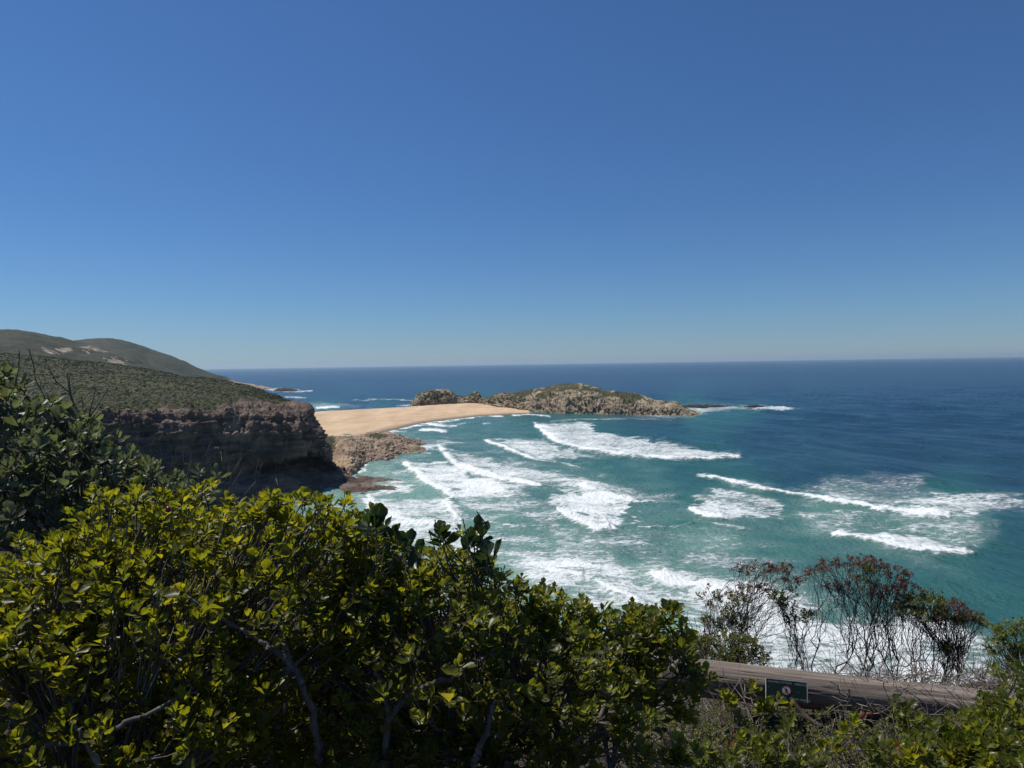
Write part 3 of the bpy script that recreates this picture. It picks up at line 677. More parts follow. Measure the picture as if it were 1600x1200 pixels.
# ------------------------------------------------------------------ plants
def unit(a): return a / (np.linalg.norm(a, axis=-1, keepdims=True) + 1e-9)
def tubes(p0, p1, r0, r1, k=5):
    d = unit(p1 - p0); ref = np.where(np.abs(d[:, 2:3]) > .9, np.array([[1., 0, 0]]), np.array([[0, 0, 1.]]))
    a = unit(np.cross(d, ref)); b_ = np.cross(d, a)
    ang = np.arange(k) * 2 * np.pi / k
    ring = a[:, None] * np.cos(ang)[None, :, None] + b_[:, None] * np.sin(ang)[None, :, None]
    e = d * (r0 * .35)[:, None]
    A = (p0 - e)[:, None] + ring * r0[:, None, None]; B = (p1 + e * .5)[:, None] + ring * r1[:, None, None]
    V = np.concatenate([A, B], 1).reshape(-1, 3)
    j = np.arange(k); f = np.stack([j, (j + 1) % k, (j + 1) % k + k, j + k], 1)
    Fc = (np.arange(len(p0))[:, None, None] * 2 * k + f[None]).reshape(-1, 4)
    return V, Fc
LEAF_T = np.array([0, .2, .42, .66, .86, 1.0]); LEAF_W = np.array([.09, .36, .74, 1.0, .90, .46])
NARROW = np.array([.10, .5, .95, 1.0, .62, .08])
def leaves(B, A, N, L, Wd, rnd, prof=LEAF_W, cup=.16, bend=.12, rs=None):
    """many leaves in one mesh: base B, long axis A, face normal N"""
    A = unit(A); S_ = unit(np.cross(A, N)); N = np.cross(S_, A)
    n = len(B); R_, C_ = len(LEAF_T), 5
    t = LEAF_T[None, :, None]; s = np.array([-1, -.62, 0, .62, 1.])[None, None, :]
    w = prof[None, :, None]
    bd = (rs.normal(size=n) * .12 + bend)[:, None, None]
    lx = L[:, None, None] * (t - .13 * t ** 3 * s * s)
    sx = Wd[:, None, None] * .5 * w * s
    hz = L[:, None, None] * (bd * t * t) + Wd[:, None, None] * w * s * s * cup * .9
    V = B[:, None, None] + lx[..., None] * A[:, None, None] + sx[..., None] * S_[:, None, None] + hz[..., None] * N[:, None, None]
    V = V.reshape(-1, 3)
    i = np.arange(R_ - 1)[:, None] * C_ + np.arange(C_ - 1)[None, :]
    f = np.stack([i, i + 1, i + 1 + C_, i + C_], -1).reshape(-1, 4)
    Fc = (np.arange(n)[:, None, None] * (R_ * C_) + f[None]).reshape(-1, 4)
    edge = np.broadcast_to(np.abs(s) * np.ones((1, R_, 1)), (n, R_, C_)).copy(); edge[:, -1] = 1
    col = np.stack([np.repeat(rnd, R_ * C_), edge.ravel(), np.broadcast_to(t * np.ones((n, 1, C_)), (n, R_, C_)).ravel()], 1)
    return V, Fc, col
def blob_tips(blobs, dens, rs, lo=-.35, inner=.25):
    """shoot tips over a union of ellipsoids given as (u, v, depth, radius, squash)"""
    C = []; Rr = []; SQ = []
    for bl in blobs:
        C.append(P(bl[0], bl[1], bl[2])); Rr.append(bl[3]); SQ.append(bl[4] if len(bl) > 4 else 1)
    C = np.array(C); Rr = np.array(Rr); SQ = np.array(SQ)
    pts = []; dr = []
    for k in range(len(C)):
        n = int(dens * 4 * np.pi * Rr[k] ** 2)
        d = unit(rs.normal(size=(n, 3))); d = d[d[:, 2] > lo]
        rad = np.where(rs.rand(len(d)) < inner, rs.uniform(.45, .9, len(d)), rs.uniform(.86, 1.03, len(d)))
        rad = np.where(rs.rand(len(d)) < .09, rad * rs.uniform(1.05, 1.24, len(d)), rad)
        rad = rad * (1 + .18 * perlin(d * 2.3 + k * 7.7))
        p = C[k] + d * (Rr[k] * rad)[:, None] * np.array([1, 1, SQ[k]])
        keep = np.ones(len(p), bool)
        for j in range(len(C)):
            if j == k: continue
            q = (p - C[j]) / np.array([1, 1, SQ[j]])
            keep &= (np.linalg.norm(q, axis=1) > Rr[j] * .80) | (rs.rand(len(p)) < .10)
        pts.append(p[keep]); dr.append(d[keep])
    return np.concatenate(pts), np.concatenate(dr)
def skeleton(roots, tips, tdirs, rs, step=.05, wander=.02, alpha=.45, r_tip=.0016, power=.44, rmax=.03, up=.5, minf=(.08, .3), apart=0):
    """join every tip to the growing tree of its nearest root; returns edges and radii"""
    P_ = [np.array(r, float) for r in roots]; par = [-1] * len(roots); pl = [0.] * len(roots); dn = [np.array([0, 0, 1.])] * len(roots)
    order = np.argsort(np.min(np.linalg.norm(tips[:, None] - np.array(roots)[None], axis=2), axis=1))
    cap = len(roots) + len(tips) * 60
    X = np.zeros((cap, 3)); PL = np.zeros(cap); DN = np.zeros((cap, 3)); PA = -np.ones(cap, int)
    n = len(roots); X[:n] = np.array(roots); DN[:n] = (0, 0, 1)
    RID = np.zeros(cap, int); RID[:n] = np.arange(n); rxy = np.array(roots)
    endnode = []
    for ti in order:
        t = tips[ti]; dv = t - X[:n]; dist = np.linalg.norm(dv, axis=1)
        ali = (dv * DN[:n]).sum(1) / (dist + 1e-6)
        cost = dist * (1.25 - .35 * ali) + alpha * PL[:n]
        droot = np.min(np.linalg.norm(X[:len(roots)] - t, axis=1))
        cost = cost + 10 * np.maximum(0, rs.uniform(*minf) * droot - dist)
        if apart:
            rd_ = np.linalg.norm(rxy - tips[ti], axis=1); w_ = np.exp(-(rd_ - rd_.min()) / .12); mine = rs.choice(len(w_), p=w_ / w_.sum())
            cost = cost + apart * (RID[:n] != mine)
        k = int(np.argmin(cost)); d0 = DN[k]; dd = dist[k]
        m_ = max(2, int(dd / step)); s = np.linspace(0, 1, m_ + 1)[1:, None]
        t0 = unit(d0 + .6 * dv[k] / (dd + 1e-6)) * dd * .9; t1 = unit(tdirs[ti] + np.array([0, 0, up])) * dd * .8
        H = (2 * s ** 3 - 3 * s ** 2 + 1) * X[k] + (s ** 3 - 2 * s ** 2 + s) * t0 + (-2 * s ** 3 + 3 * s ** 2) * t + (s ** 3 - s ** 2) * t1
        H[:-1] += rs.normal(size=(m_ - 1, 3)) * wander * min(1, dd * 3)
        if n + m_ > cap: break
        prev = k
        for h in H:
            X[n] = h; PA[n] = prev; RID[n] = RID[k]; PL[n] = PL[prev] + np.linalg.norm(h - X[prev]); DN[n] = unit(h - X[prev]); prev = n; n += 1
        endnode.append((ti, prev))
    cnt = np.zeros(n); 
    for ti, e in endnode: cnt[e] += 1
    for i in range(n - 1, -1, -1):
        if PA[i] >= 0: cnt[PA[i]] += cnt[i]
    r = np.minimum(r_tip * np.maximum(cnt, 1) ** power, rmax)
    e = np.where(PA[:n] >= 0)[0]
    nr = len(roots)
    if nr > 1:                                   # one root stock below the ground
        PAx = np.array(roots)[:-1] - [0, 0, .02]; PBx = np.array(roots)[1:] - [0, 0, .02]
        return np.concatenate([PAx, X[PA[e]]]), np.concatenate([PBx, X[e]]), np.concatenate([np.full(nr - 1, .012), r[PA[e]] * np.where(cnt[PA[e]] > 3 * cnt[e], np.minimum(1, 1.25 * r[e] / r[PA[e]]), 1)]), np.concatenate([np.full(nr - 1, .012), r[e]]), X[:n]
    return X[PA[e]], X[e], r[PA[e]] * np.where(cnt[PA[e]] > 3 * cnt[e], np.minimum(1, 1.25 * r[e] / r[PA[e]]), 1), r[e], X[:n]
def rosettes(tips, dirs, rs, nl, L, spread_=(18, 80), stem=.035, wr=.66, rnd_f=None, prof=LEAF_W, cup=.16, upb=.7, lvar=.36):
    n = len(tips)
    D = unit(dirs * (1 - upb) + np.array([0, 0, upb]) + rs.normal(size=(n, 3)) * .22)
    K = nl; j = np.arange(K)
    ref = unit(rs.normal(size=(n, 3))); a = unit(np.cross(D, ref)); b_ = np.cross(D, a)
    ang = (j * 2.39996)[None] + rs.uniform(0, 6.28, (n, 1)) + rs.normal(size=(n, K)) * .25
    rad = a[:, None] * np.cos(ang)[..., None] + b_[:, None] * np.sin(ang)[..., None]
    f = (j / (K - 1))[None, :, None]
    th = np.radians(spread_[0] + (spread_[1] - spread_[0]) * f ** .8 + rs.normal(size=(n, K, 1)) * 9)
    A = D[:, None] * np.cos(th) + rad * np.sin(th)
    Nn = D[:, None] * np.sin(th) - rad * np.cos(th) + rs.normal(size=(n, K, 3)) * .22
    Bp = tips[:, None] - D[:, None] * (stem * f) + rad * .003
    LL = L * (.55 + .5 * np.minimum(f[..., 0] * 2.2, 1)) * (1 + rs.normal(size=(n, K)) * lvar * .6)
    keep = (rs.rand(n, K) < .93).ravel()
    rnd = np.clip(rs.rand(n, 1) * .55 + rs.rand(n, K) * .45, 0, 1) if rnd_f is None else rnd_f(n, K)
    WW = LL * wr * (1 + rs.normal(size=(n, K)) * .12)
    return Bp.reshape(-1, 3)[keep], A.reshape(-1, 3)[keep], Nn.reshape(-1, 3)[keep], LL.ravel()[keep], WW.ravel()[keep], rnd.ravel()[keep]

def leaf_material(name, stops, edge, trans, gloss=.38, tr=.45, spec=.45):
    m, n, l, b = mat(name)
    a = attr(n, 'leaf'); sp = n.new('ShaderNodeSeparateColor'); l.new(a.outputs['Color'], sp.inputs[0])
    c = ramp(n, l, sp.outputs[0], stops)
    ef = mth(n, l, 'MULTIPLY_ADD', sp.outputs[1], 2.2, -1.35, True)
    c = mixc(n, l, mth(n, l, 'MULTIPLY', ef, .45), c, edge)
    vein = mth(n, l, 'LESS_THAN', sp.outputs[1], .09)
    c = mixc(n, l, mth(n, l, 'MULTIPLY', vein, .35), c, edge)
    nz = noise(n, l, pos(n, l), 60, 4, .6)
    c = mixc(n, l, 1.0, c, ramp(n, l, nz, [(.3, (.75, .75, .75)), (.7, (1.2, 1.2, 1.15))]), 'MULTIPLY')
    sp2 = ramp(n, l, noise(n, l, pos(n, l), 190, 3, .7), [(.62, (0, 0, 0)), (.70, (1, 1, 1))])
    c = mixc(n, l, mth(n, l, 'MULTIPLY', sp2, .6), c, (.07, .045, .02))
    l.new(c, b.inputs['Base Color'])
    l.new(mth(n, l, 'MULTIPLY_ADD', nz, .45, gloss - .2), b.inputs['Roughness'])
    b.inputs['Specular IOR Level'].default_value = spec
    bump(n, l, nz, .25, .002, b)
    t = n.new('ShaderNodeBsdfTranslucent')
    tc = mixc(n, l, 1.0, c, trans, 'MULTIPLY'); l.new(tc, t.inputs[0])
    mx = n.new('ShaderNodeMixShader'); mx.inputs[0].default_value = tr
    l.new(b.outputs[0], mx.inputs[1]); l.new(t.outputs[0], mx.inputs[2])
    l.new(mx.outputs[0], n['Material Output'].inputs[0])
    return m
M['leaf_bright'] = leaf_material('bright_leaf', [(0, (.028, .046, .008)), (.4, (.060, .082, .010)), (.75, (.105, .125, .014)), (.96, (.17, .16, .018)), (.988, (.17, .16, .02)), (1, (.34, .23, .03))], (.22, .17, .03), (3.7, 3.3, .9), tr=.5)
M['leaf_mid'] = leaf_material('mid_green_leaf', [(0, (.030, .044, .010)), (.4, (.058, .076, .016)), (.75, (.095, .115, .024)), (.97, (.14, .145, .03)), (.99, (.14, .145, .03)), (1, (.32, .20, .03))], (.19, .17, .05), (3.7, 3.3, 1.1), gloss=.38, tr=.48)
M['leaf_grey'] = leaf_material('grey_green_leaf', [(0, (.045, .054, .036)), (.45, (.090, .102, .066)), (.8, (.15, .16, .105)), (.96, (.13, .14, .05)), (.98, (.42, .30, .03))], (.15, .15, .08), (2.0, 2.2, 1.1), gloss=.45, tr=.32, spec=.45)
M['leaf_dark'] = leaf_material('dark_leaf', [(0, (.012, .025, .012)), (.6, (.028, .046, .018)), (1, (.05, .07, .02))], (.10, .11, .04), (2.0, 2.4, 1.0), gloss=.35, tr=.25)
M['leaf_tiny'] = leaf_material('small_olive_leaf', [(0, (.05, .06, .022)), (.5, (.11, .12, .032)), (1, (.22, .20, .045))], (.14, .13, .04), (1.8, 2.0, 1.0), gloss=.5, tr=.3)
M['leaf_lime'] = leaf_material('lime_leaf', [(0, (.05, .08, .015)), (.5, (.11, .14, .02)), (1, (.20, .21, .03))], (.2, .2, .05), (1.8, 2.0, 1.0), gloss=.5, tr=.3)
M['leaf_red'] = leaf_material('dry_russet_leaf', [(0, (.065, .045, .036)), (.5, (.12, .068, .050)), (.85, (.18, .085, .055)), (1, (.28, .16, .05))], (.12, .06, .04), (1.8, 1.2, 1.0), gloss=.6, tr=.25)
M['leaf_dead'] = leaf_material('dead_red_leaf', [(0, (.16, .05, .03)), (.5, (.32, .10, .06)), (1, (.40, .20, .10))], (.3, .12, .08), (1.6, 1.2, 1.0), gloss=.5, tr=.3)
def bark(name, a, b2, c3):
    m, n, l, b = mat(name)
    c = ramp(n, l, noise(n, l, pos(n, l, (1, 1, .35)), 28, 6, .65), [(.3, a), (.52, b2), (.7, c3)])
    l.new(c, b.inputs['Base Color']); b.inputs['Roughness'].default_value = .85; b.inputs['Specular IOR Level'].default_value = .25
    bump(n, l, noise(n, l, pos(n, l, (1, 1, .3)), 70, 4), .5, .004, b)
    return m
M['bark'] = bark('grey_bark', (.045, .036, .030), (.11, .095, .082), (.22, .20, .18))
M['bark_dark'] = bark('dark_bark', (.025, .018, .015), (.055, .043, .038), (.11, .095, .088))
M['twig_dry'] = bark('dry_twig', (.07, .055, .045), (.17, .145, .12), (.34, .31, .28))

def bush(name, label, cat, blobs, roots, dens, leafmat, L, seed, nl=9, barkmat='bark', lo=-.35, inner=.25, wr=.70, upb=.7, cup=.19, prof=LEAF_W,
         r_tip=.0017, step=.05, wander=.012, group=None, bare=None, split=None, spread_=(18, 80), stem=.035, rmax=.03, alpha=.45, power=.44, minf=(.08, .3)):
    rs = np.random.RandomState(seed)
    tips, dirs = blob_tips(blobs, dens, rs, lo, inner)
    rts = [np.array([x, y, gz(x, y) - .03]) for x, y in roots]
    t = empty(name, rts[0], label, cat, group)
    keep = tips[:, 2] > gz(tips[:, 0], tips[:, 1]) + .03
    tips = tips[keep]; dirs = dirs[keep]
    ex = np.zeros((0, 3)); exd = np.zeros((0, 3))
    if bare is not None:
        ex = np.array([P(*b_) for b_ in bare]); exd = np.tile([0, 0, 1.], (len(ex), 1))
    a, b_, r0, r1, X = skeleton(rts, np.concatenate([tips, ex]), np.concatenate([dirs, exd]), rs, step=step, wander=wander, r_tip=r_tip, rmax=rmax, alpha=alpha, power=power, minf=minf)
    V, Fc = tubes(a, b_, r0, r1); mk('branches', V, Fc, M[barkmat], t)
    if leafmat is None: return t, tips
    groups = [(np.ones(len(tips), bool), leafmat, 'foliage')] if split is None else split(tips)
    for msk, lm, nm in groups:
        if msk.sum() == 0: continue
        Bp, A, Nn, LL, WW, rnd = rosettes(tips[msk], dirs[msk], rs, nl, L, spread_=spread_, stem=stem, wr=wr, prof=prof, upb=upb)
        V, Fc, colr = leaves(Bp, A, Nn, LL, WW, rnd, prof=prof, cup=cup, rs=rs)
        mk(nm, V, Fc, M[lm], t, attrs={'leaf': colr})
    return t, tips

bA = [(20,1000,1.95,.22),(75,935,2.1,.20),(130,950,1.9,.22),(210,880,2.0,.23),(300,880,2.05,.23),(270,960,1.8,.2),(390,890,2.0,.22),(460,885,1.95,.22),(520,890,2.0,.2),(420,990,1.8,.2),
      (10,1090,1.65,.2),(110,1090,1.7,.2),(150,1010,2.3,.25),(330,1010,2.4,.25),(480,1000,2.4,.25),(30,1010,2.4,.25),(250,1120,1.75,.14),(330,1140,1.6,.12),(60,1200,1.6,.2),(180,1190,1.6,.15),(400,1180,1.9,.18),(540,960,1.9,.17),(150,930,2.55,.26),(280,930,2.6,.24),(400,930,2.6,.24),(500,940,2.6,.24),(60,980,2.6,.28),(280,1080,2.6,.3),(450,1100,2.6,.3),(100,1150,2.5,.3)]
A_, tA = bush('bush', 'bright yellow green leafy bush filling the lower left, one red berry near its top', 'bush', bA, [(-.9,2.15),(-.45,2.25),(-.25,2.0),(-1.1,1.8)], 400, 'leaf_bright', .0275, 3, nl=9, inner=.42)
bB = [(590,930,2.0,.18),(570,1010,1.9,.2),(640,940,2.05,.17),(700,945,2.05,.18),(760,978,2.0,.17),(800,985,2.1,.16),(690,1040,1.85,.2),(790,1060,1.9,.18),(860,1010,2.1,.18),(925,1035,2.1,.17),(900,1090,1.95,.18),
      (1010,1005,2.2,.13),(985,1060,2.1,.14),(1045,1060,2.15,.12),(1030,990,2.15,.10),(960,1130,1.9,.13),(640,1110,2.3,.25),(760,1120,2.4,.25),(880,1120,2.5,.2),(560,1120,2.4,.25),(1040,1105,2.2,.1),(590,1190,1.8,.16),(820,1190,1.9,.16),(700,1190,1.9,.14),(900,1180,1.9,.10),(600,960,2.6,.24),(690,980,2.6,.22),(770,1010,2.7,.22),(850,1045,2.7,.2),(640,1060,2.7,.28),(760,1090,2.8,.28),(930,1100,2.7,.16)]
B_, tB = bush('bush', 'rounded mid green leafy bush at the centre bottom reaching to the log rail', 'bush', bB, [(-.15,2.2),(.15,2.15),(.3,2.35),(.05,2.0)], 380, 'leaf_mid', .0285, 7, nl=10, inner=.40)
bC = [(10,700,3.0,.30),(60,730,3.1,.26),(100,750,2.9,.28),(30,800,2.8,.32),(150,790,3.0,.27),(200,810,3.0,.26),(260,830,3.0,.24),(90,860,2.8,.3),(330,850,3.0,.22),(-40,660,3.1,.26),(390,870,3.0,.2),(0,760,3.5,.32),(80,800,3.5,.32),(180,850,3.4,.3),(280,880,3.4,.28),(380,900,3.3,.26),(60,670,3.2,.14),(135,715,3.2,.15)]
C_, tC = bush('bush', 'tall grey green bush with broad leaves and bare twigs at the left edge', 'bush', bC, [(-2.0,3.05),(-1.6,3.15),(-2.3,2.9),(-1.2,3.1)], 150, 'leaf_grey', .050, 12, nl=8, wr=.60, inner=.35, upb=.6, r_tip=.0022, step=.07,
               bare=[(30,548,3),(45,545,3.05),(76,575,2.95),(105,583,3.1),(108,590,3),(150,605,3.0),(172,602,3.0),(128,620,3.1),(186,640,3),(192,650,3.1),(182,668,3)])
# bare dry sprigs between the bushes
rs_ = np.random.RandomState(8)
bare = [(u_, v_, 2.6 + rs_.rand() * .3) for u_, v_ in [(240,668),(255,675),(262,690),(272,680),(285,700),(300,690),(318,685),(330,690),(331,690),(345,705),(357,712),(366,683),(380,684),(378,700),(393,715),(404,718),(410,722),(426,713),(430,750),(441,748),
        (300,720),(310,735),(270,715),(250,700),(235,700),(225,690),(215,672),(345,735),(365,730),(290,740)]]
def dry(name, label, bare, roots, seed, r_tip=.0013, matn='twig_dry', step=.05, wander=.008, up=.6, alpha=.3, cat='bush', group=None):
    rs = np.random.RandomState(seed)
    rts = [np.array([x, y, gz(x, y) - .03]) for x, y in roots]
    t = empty(name, rts[0], label, cat, group)
    ex = np.array([P(*b_) for b_ in bare]); exd = unit(rs.normal(size=ex.shape) * .35 + np.array([0, 0, 1.]))
    # side twigs
    a, b_, r0, r1, X = skeleton(rts, ex, exd, rs, step=step, wander=wander, r_tip=r_tip, rmax=.012, alpha=alpha, up=up, minf=(.2, .8))
    V, Fc = tubes(a, b_, r0, r1); mk('branches', V, Fc, M[matn], t)
    return t
dry('dry_bush', 'leafless grey twigs standing in front of the cliff face', bare, [(-.95,2.75),(-1.12,2.8),(-1.3,2.75),(-1.42,2.8),(-1.2,2.7)], 4)
def limb(parent, pts, r, seed):
    rs = np.random.RandomState(seed)
    K = np.array([P(*q) for q in pts]); t_ = np.linspace(0, len(K) - 1, len(K) * 7)
    X = catmull(K, t_); X[1:-1] += rs.normal(size=(len(X) - 2, 3)) * .003
    rr = np.linspace(r, r * .35, len(X)) * (1 + .12 * rs.normal(size=len(X)))
    V, Fc = tubes(X[:-1], X[1:], rr[:-1], rr[1:], 8); mk('limb', V, Fc, M['bark'], parent)
limb(A_, [(500,1190,1.75),(488,1110,1.70),(462,1050,1.66),(420,1010,1.66),(360,975,1.68),(290,930,1.72)], .010, 1)
limb(A_, [(455,1045,1.66),(440,985,1.68),(425,940,1.72)], .008, 2)
limb(A_, [(20,1180,1.6),(130,1150,1.55),(200,1130,1.55),(290,1085,1.6),(340,1075,1.65)], .008, 3)
limb(A_, [(160,1200,1.5),(120,1140,1.52),(110,1090,1.6)], .006, 4)
limb(B_, [(600,1195,1.75),(610,1120,1.72),(650,1080,1.72),(720,1050,1.75),(780,1010,1.8)], .010, 5)
limb(B_, [(740,1195,1.75),(760,1140,1.72),(772,1095,1.74),(765,1050,1.8)], .009, 6)
limb(B_, [(610,1120,1.72),(590,1050,1.76),(585,1000,1.8)], .008, 7)
# large dark round leaves catching the light from behind
bD = [(692,852,1.95,.045),(735,845,2.0,.045),(768,875,1.95,.04)]
bush('bush', 'small sprig of large round dark leaves poking above the middle bush', 'bush', bD, [(-.1,2.3)], 190, 'leaf_dark', .046, 21, nl=6, wr=.74, upb=.6, bare=[(745,799,1.98),(723,810,1.98),(753,824,1.96),(680,812,1.97),(672,835,1.97)])
bE = [(580,825,1.85,.04),(608,838,1.85,.045),(630,855,1.85,.04)]
bush('bush', 'dark backlit sprig with broad leaves at the right shoulder of the yellow green bush', 'bush', bE, [(-.35,2.2)], 190, 'leaf_dark', .042, 22, nl=6, wr=.72, upb=.6)

# ------------------------------------------------------------------ log rail and its sign
def log_rail():
    a = P(975, 1046, 3.58); b_ = P(1600, 1115, 3.35)
    ax = unit(b_ - a); Ln = np.linalg.norm(b_ - a) + .1; rad = .088
    up = unit(np.array([0, 0, 1.]) - ax * ax[2]); si = np.cross(ax, up)
    nu, nv = 520, 128
    s = np.linspace(0, Ln, nu)[:, None]; th = np.linspace(0, 2 * np.pi, nv, endpoint=False)[None, :]
    q = np.stack([np.broadcast_to(s, (nu, nv)).ravel(), np.broadcast_to(np.cos(th), (nu, nv)).ravel(), np.broadcast_to(np.sin(th), (nu, nv)).ravel()], 1)
    r = rad * (1 + .04 * perlin(q * np.array([.8, 1, 1]))) + .0035 * perlin(q * np.array([2, 4, 4]))
    cr = np.abs(perlin(q * np.array([1.1, 6, 6]) + 3)); r -= .007 * np.exp(-(cr / .035) ** 2) * (perlin(q * np.array([1.5, 2, 2]) + 9) > -.05)
    r += .0013 * perlin(q * np.array([3, 26, 26]))
    r = r.reshape(nu, nv) * np.where((s < .006) | (s > Ln - .006), .97, 1)
    V = a + s[..., None] * ax + (r * np.cos(th))[..., None] * si + (r * np.sin(th))[..., None] * up
    V = V.reshape(-1, 3)
    j = np.arange(nv); i = np.arange(nu - 1)[:, None] * nv
    F1 = np.stack([i + j, i + (j + 1) % nv, i + nv + (j + 1) % nv, i + nv + j], -1).reshape(-1, 4)
    V = np.concatenate([V, [a, b_ + ax * .1]]); ca = len(V) - 2
    caps = np.concatenate([np.stack([np.full(nv, ca), (j + 1) % nv, j, j], 1), np.stack([np.full(nv, ca + 1), (nu - 1) * nv + j, (nu - 1) * nv + (j + 1) % nv, (nu - 1) * nv + (j + 1) % nv], 1)])
    gx = gz(a[0], a[1])
    t = empty('log_rail', (a + b_) / 2 * np.array([1, 1, 0]) + np.array([0, 0, float(gz((a[0] + b_[0]) / 2, (a[1] + b_[1]) / 2))]), 'weathered grey log rail with long cracks, low in front of the bare shrubs', 'rail')
    along = np.concatenate([q, [[0, 0, 0], [Ln, 0, 0]]])
    Vx = V; Fx = F1
    # caps as triangles in a second small part of the same mesh: degenerate quads avoided
    capf = [(ca, (k + 1) % nv, k) for k in range(nv)] + [(ca + 1, (nu - 1) * nv + k, (nu - 1) * nv + (k + 1) % nv) for k in range(nv)]
    me = bpy.data.meshes.new('log'); org = np.array(t.location)
    me.from_pydata([tuple(x) for x in (V - org)], [], [tuple(int(y) for y in f) for f in F1] + capf)
    at = me.attributes.new('grain', 'FLOAT_VECTOR', 'POINT'); at.data.foreach_set('vector', along.astype(np.float32).ravel())
    me.polygons.foreach_set('use_smooth', [True] * len(me.polygons)); me.materials.append(M['log'])
    o = bpy.data.objects.new('log', me); COL.objects.link(o); o.parent = t
    # post carrying the rail, half lost in leaves
    c = P(1545, 1100, 3.42)
    for dx in (0.0,):
        k = 28; zt = c[2] - .07; zb = float(gz(c[0], c[1])) - .15; zz = np.linspace(zb, zt, 12)
        th = np.arange(k) * 2 * np.pi / k
        V = np.array([[c[0] + .055 * math.cos(x) * (1 + .05 * math.sin(3 * x + z_)), c[1] + .055 * math.sin(x), z_] for z_ in zz for x in th])
        Fp = [(i * k + j2, i * k + (j2 + 1) % k, (i + 1) * k + (j2 + 1) % k, (i + 1) * k + j2) for i in range(11) for j2 in range(k)]
        me = bpy.data.meshes.new('post'); me.from_pydata([tuple(x) for x in V - org], [], Fp + [tuple(range(11 * k, 12 * k))])
        at = me.attributes.new('grain', 'FLOAT_VECTOR', 'POINT')
        at.data.foreach_set('vector', np.stack([V[:, 2], (V[:, 0] - c[0]) * 18, (V[:, 1] - c[1]) * 18], 1).astype(np.float32).ravel())
        me.materials.append(M['log']); o = bpy.data.objects.new('post', me); COL.objects.link(o); o.parent = t
    return a, ax, up, si, rad
m, n, l, b = mat('weathered_wood'); M['log'] = m
g = attr(n, 'grain'); mp = n.new('ShaderNodeMapping'); mp.inputs['Scale'].default_value = (1.2, 7, 7); l.new(g.outputs['Vector'], mp.inputs[0])
mp2 = n.new('ShaderNodeMapping'); mp2.inputs['Scale'].default_value = (2.5, 40, 40); l.new(g.outputs['Vector'], mp2.inputs[0])
n1 = noise(n, l, mp.outputs[0], 1.0, 6, .65); n2 = noise(n, l, mp2.outputs[0], 1.0, 4, .6)
c = ramp(n, l, n1, [(.3, (.095, .076, .062)), (.5, (.22, .18, .15)), (.72, (.36, .305, .26))])
c = mixc(n, l, 1.0, c, ramp(n, l, n2, [(.32, (.45, .42, .40)), (.5, (1, 1, 1))]), 'MULTIPLY')
c = mixc(n, l, ramp(n, l, noise(n, l, g.outputs['Vector'], 2.2, 4), [(.5, (0, 0, 0)), (.7, (.6, .6, .6))]), c, (.10, .085, .075))
l.new(c, b.inputs['Base Color']); b.inputs['Roughness'].default_value = .85; b.inputs['Specular IOR Level'].default_value = .25
bump(n, l, mth(n, l, 'ADD', n1, n2), .7, .006, b)
la, lax, lup, lsi, lrad = log_rail()

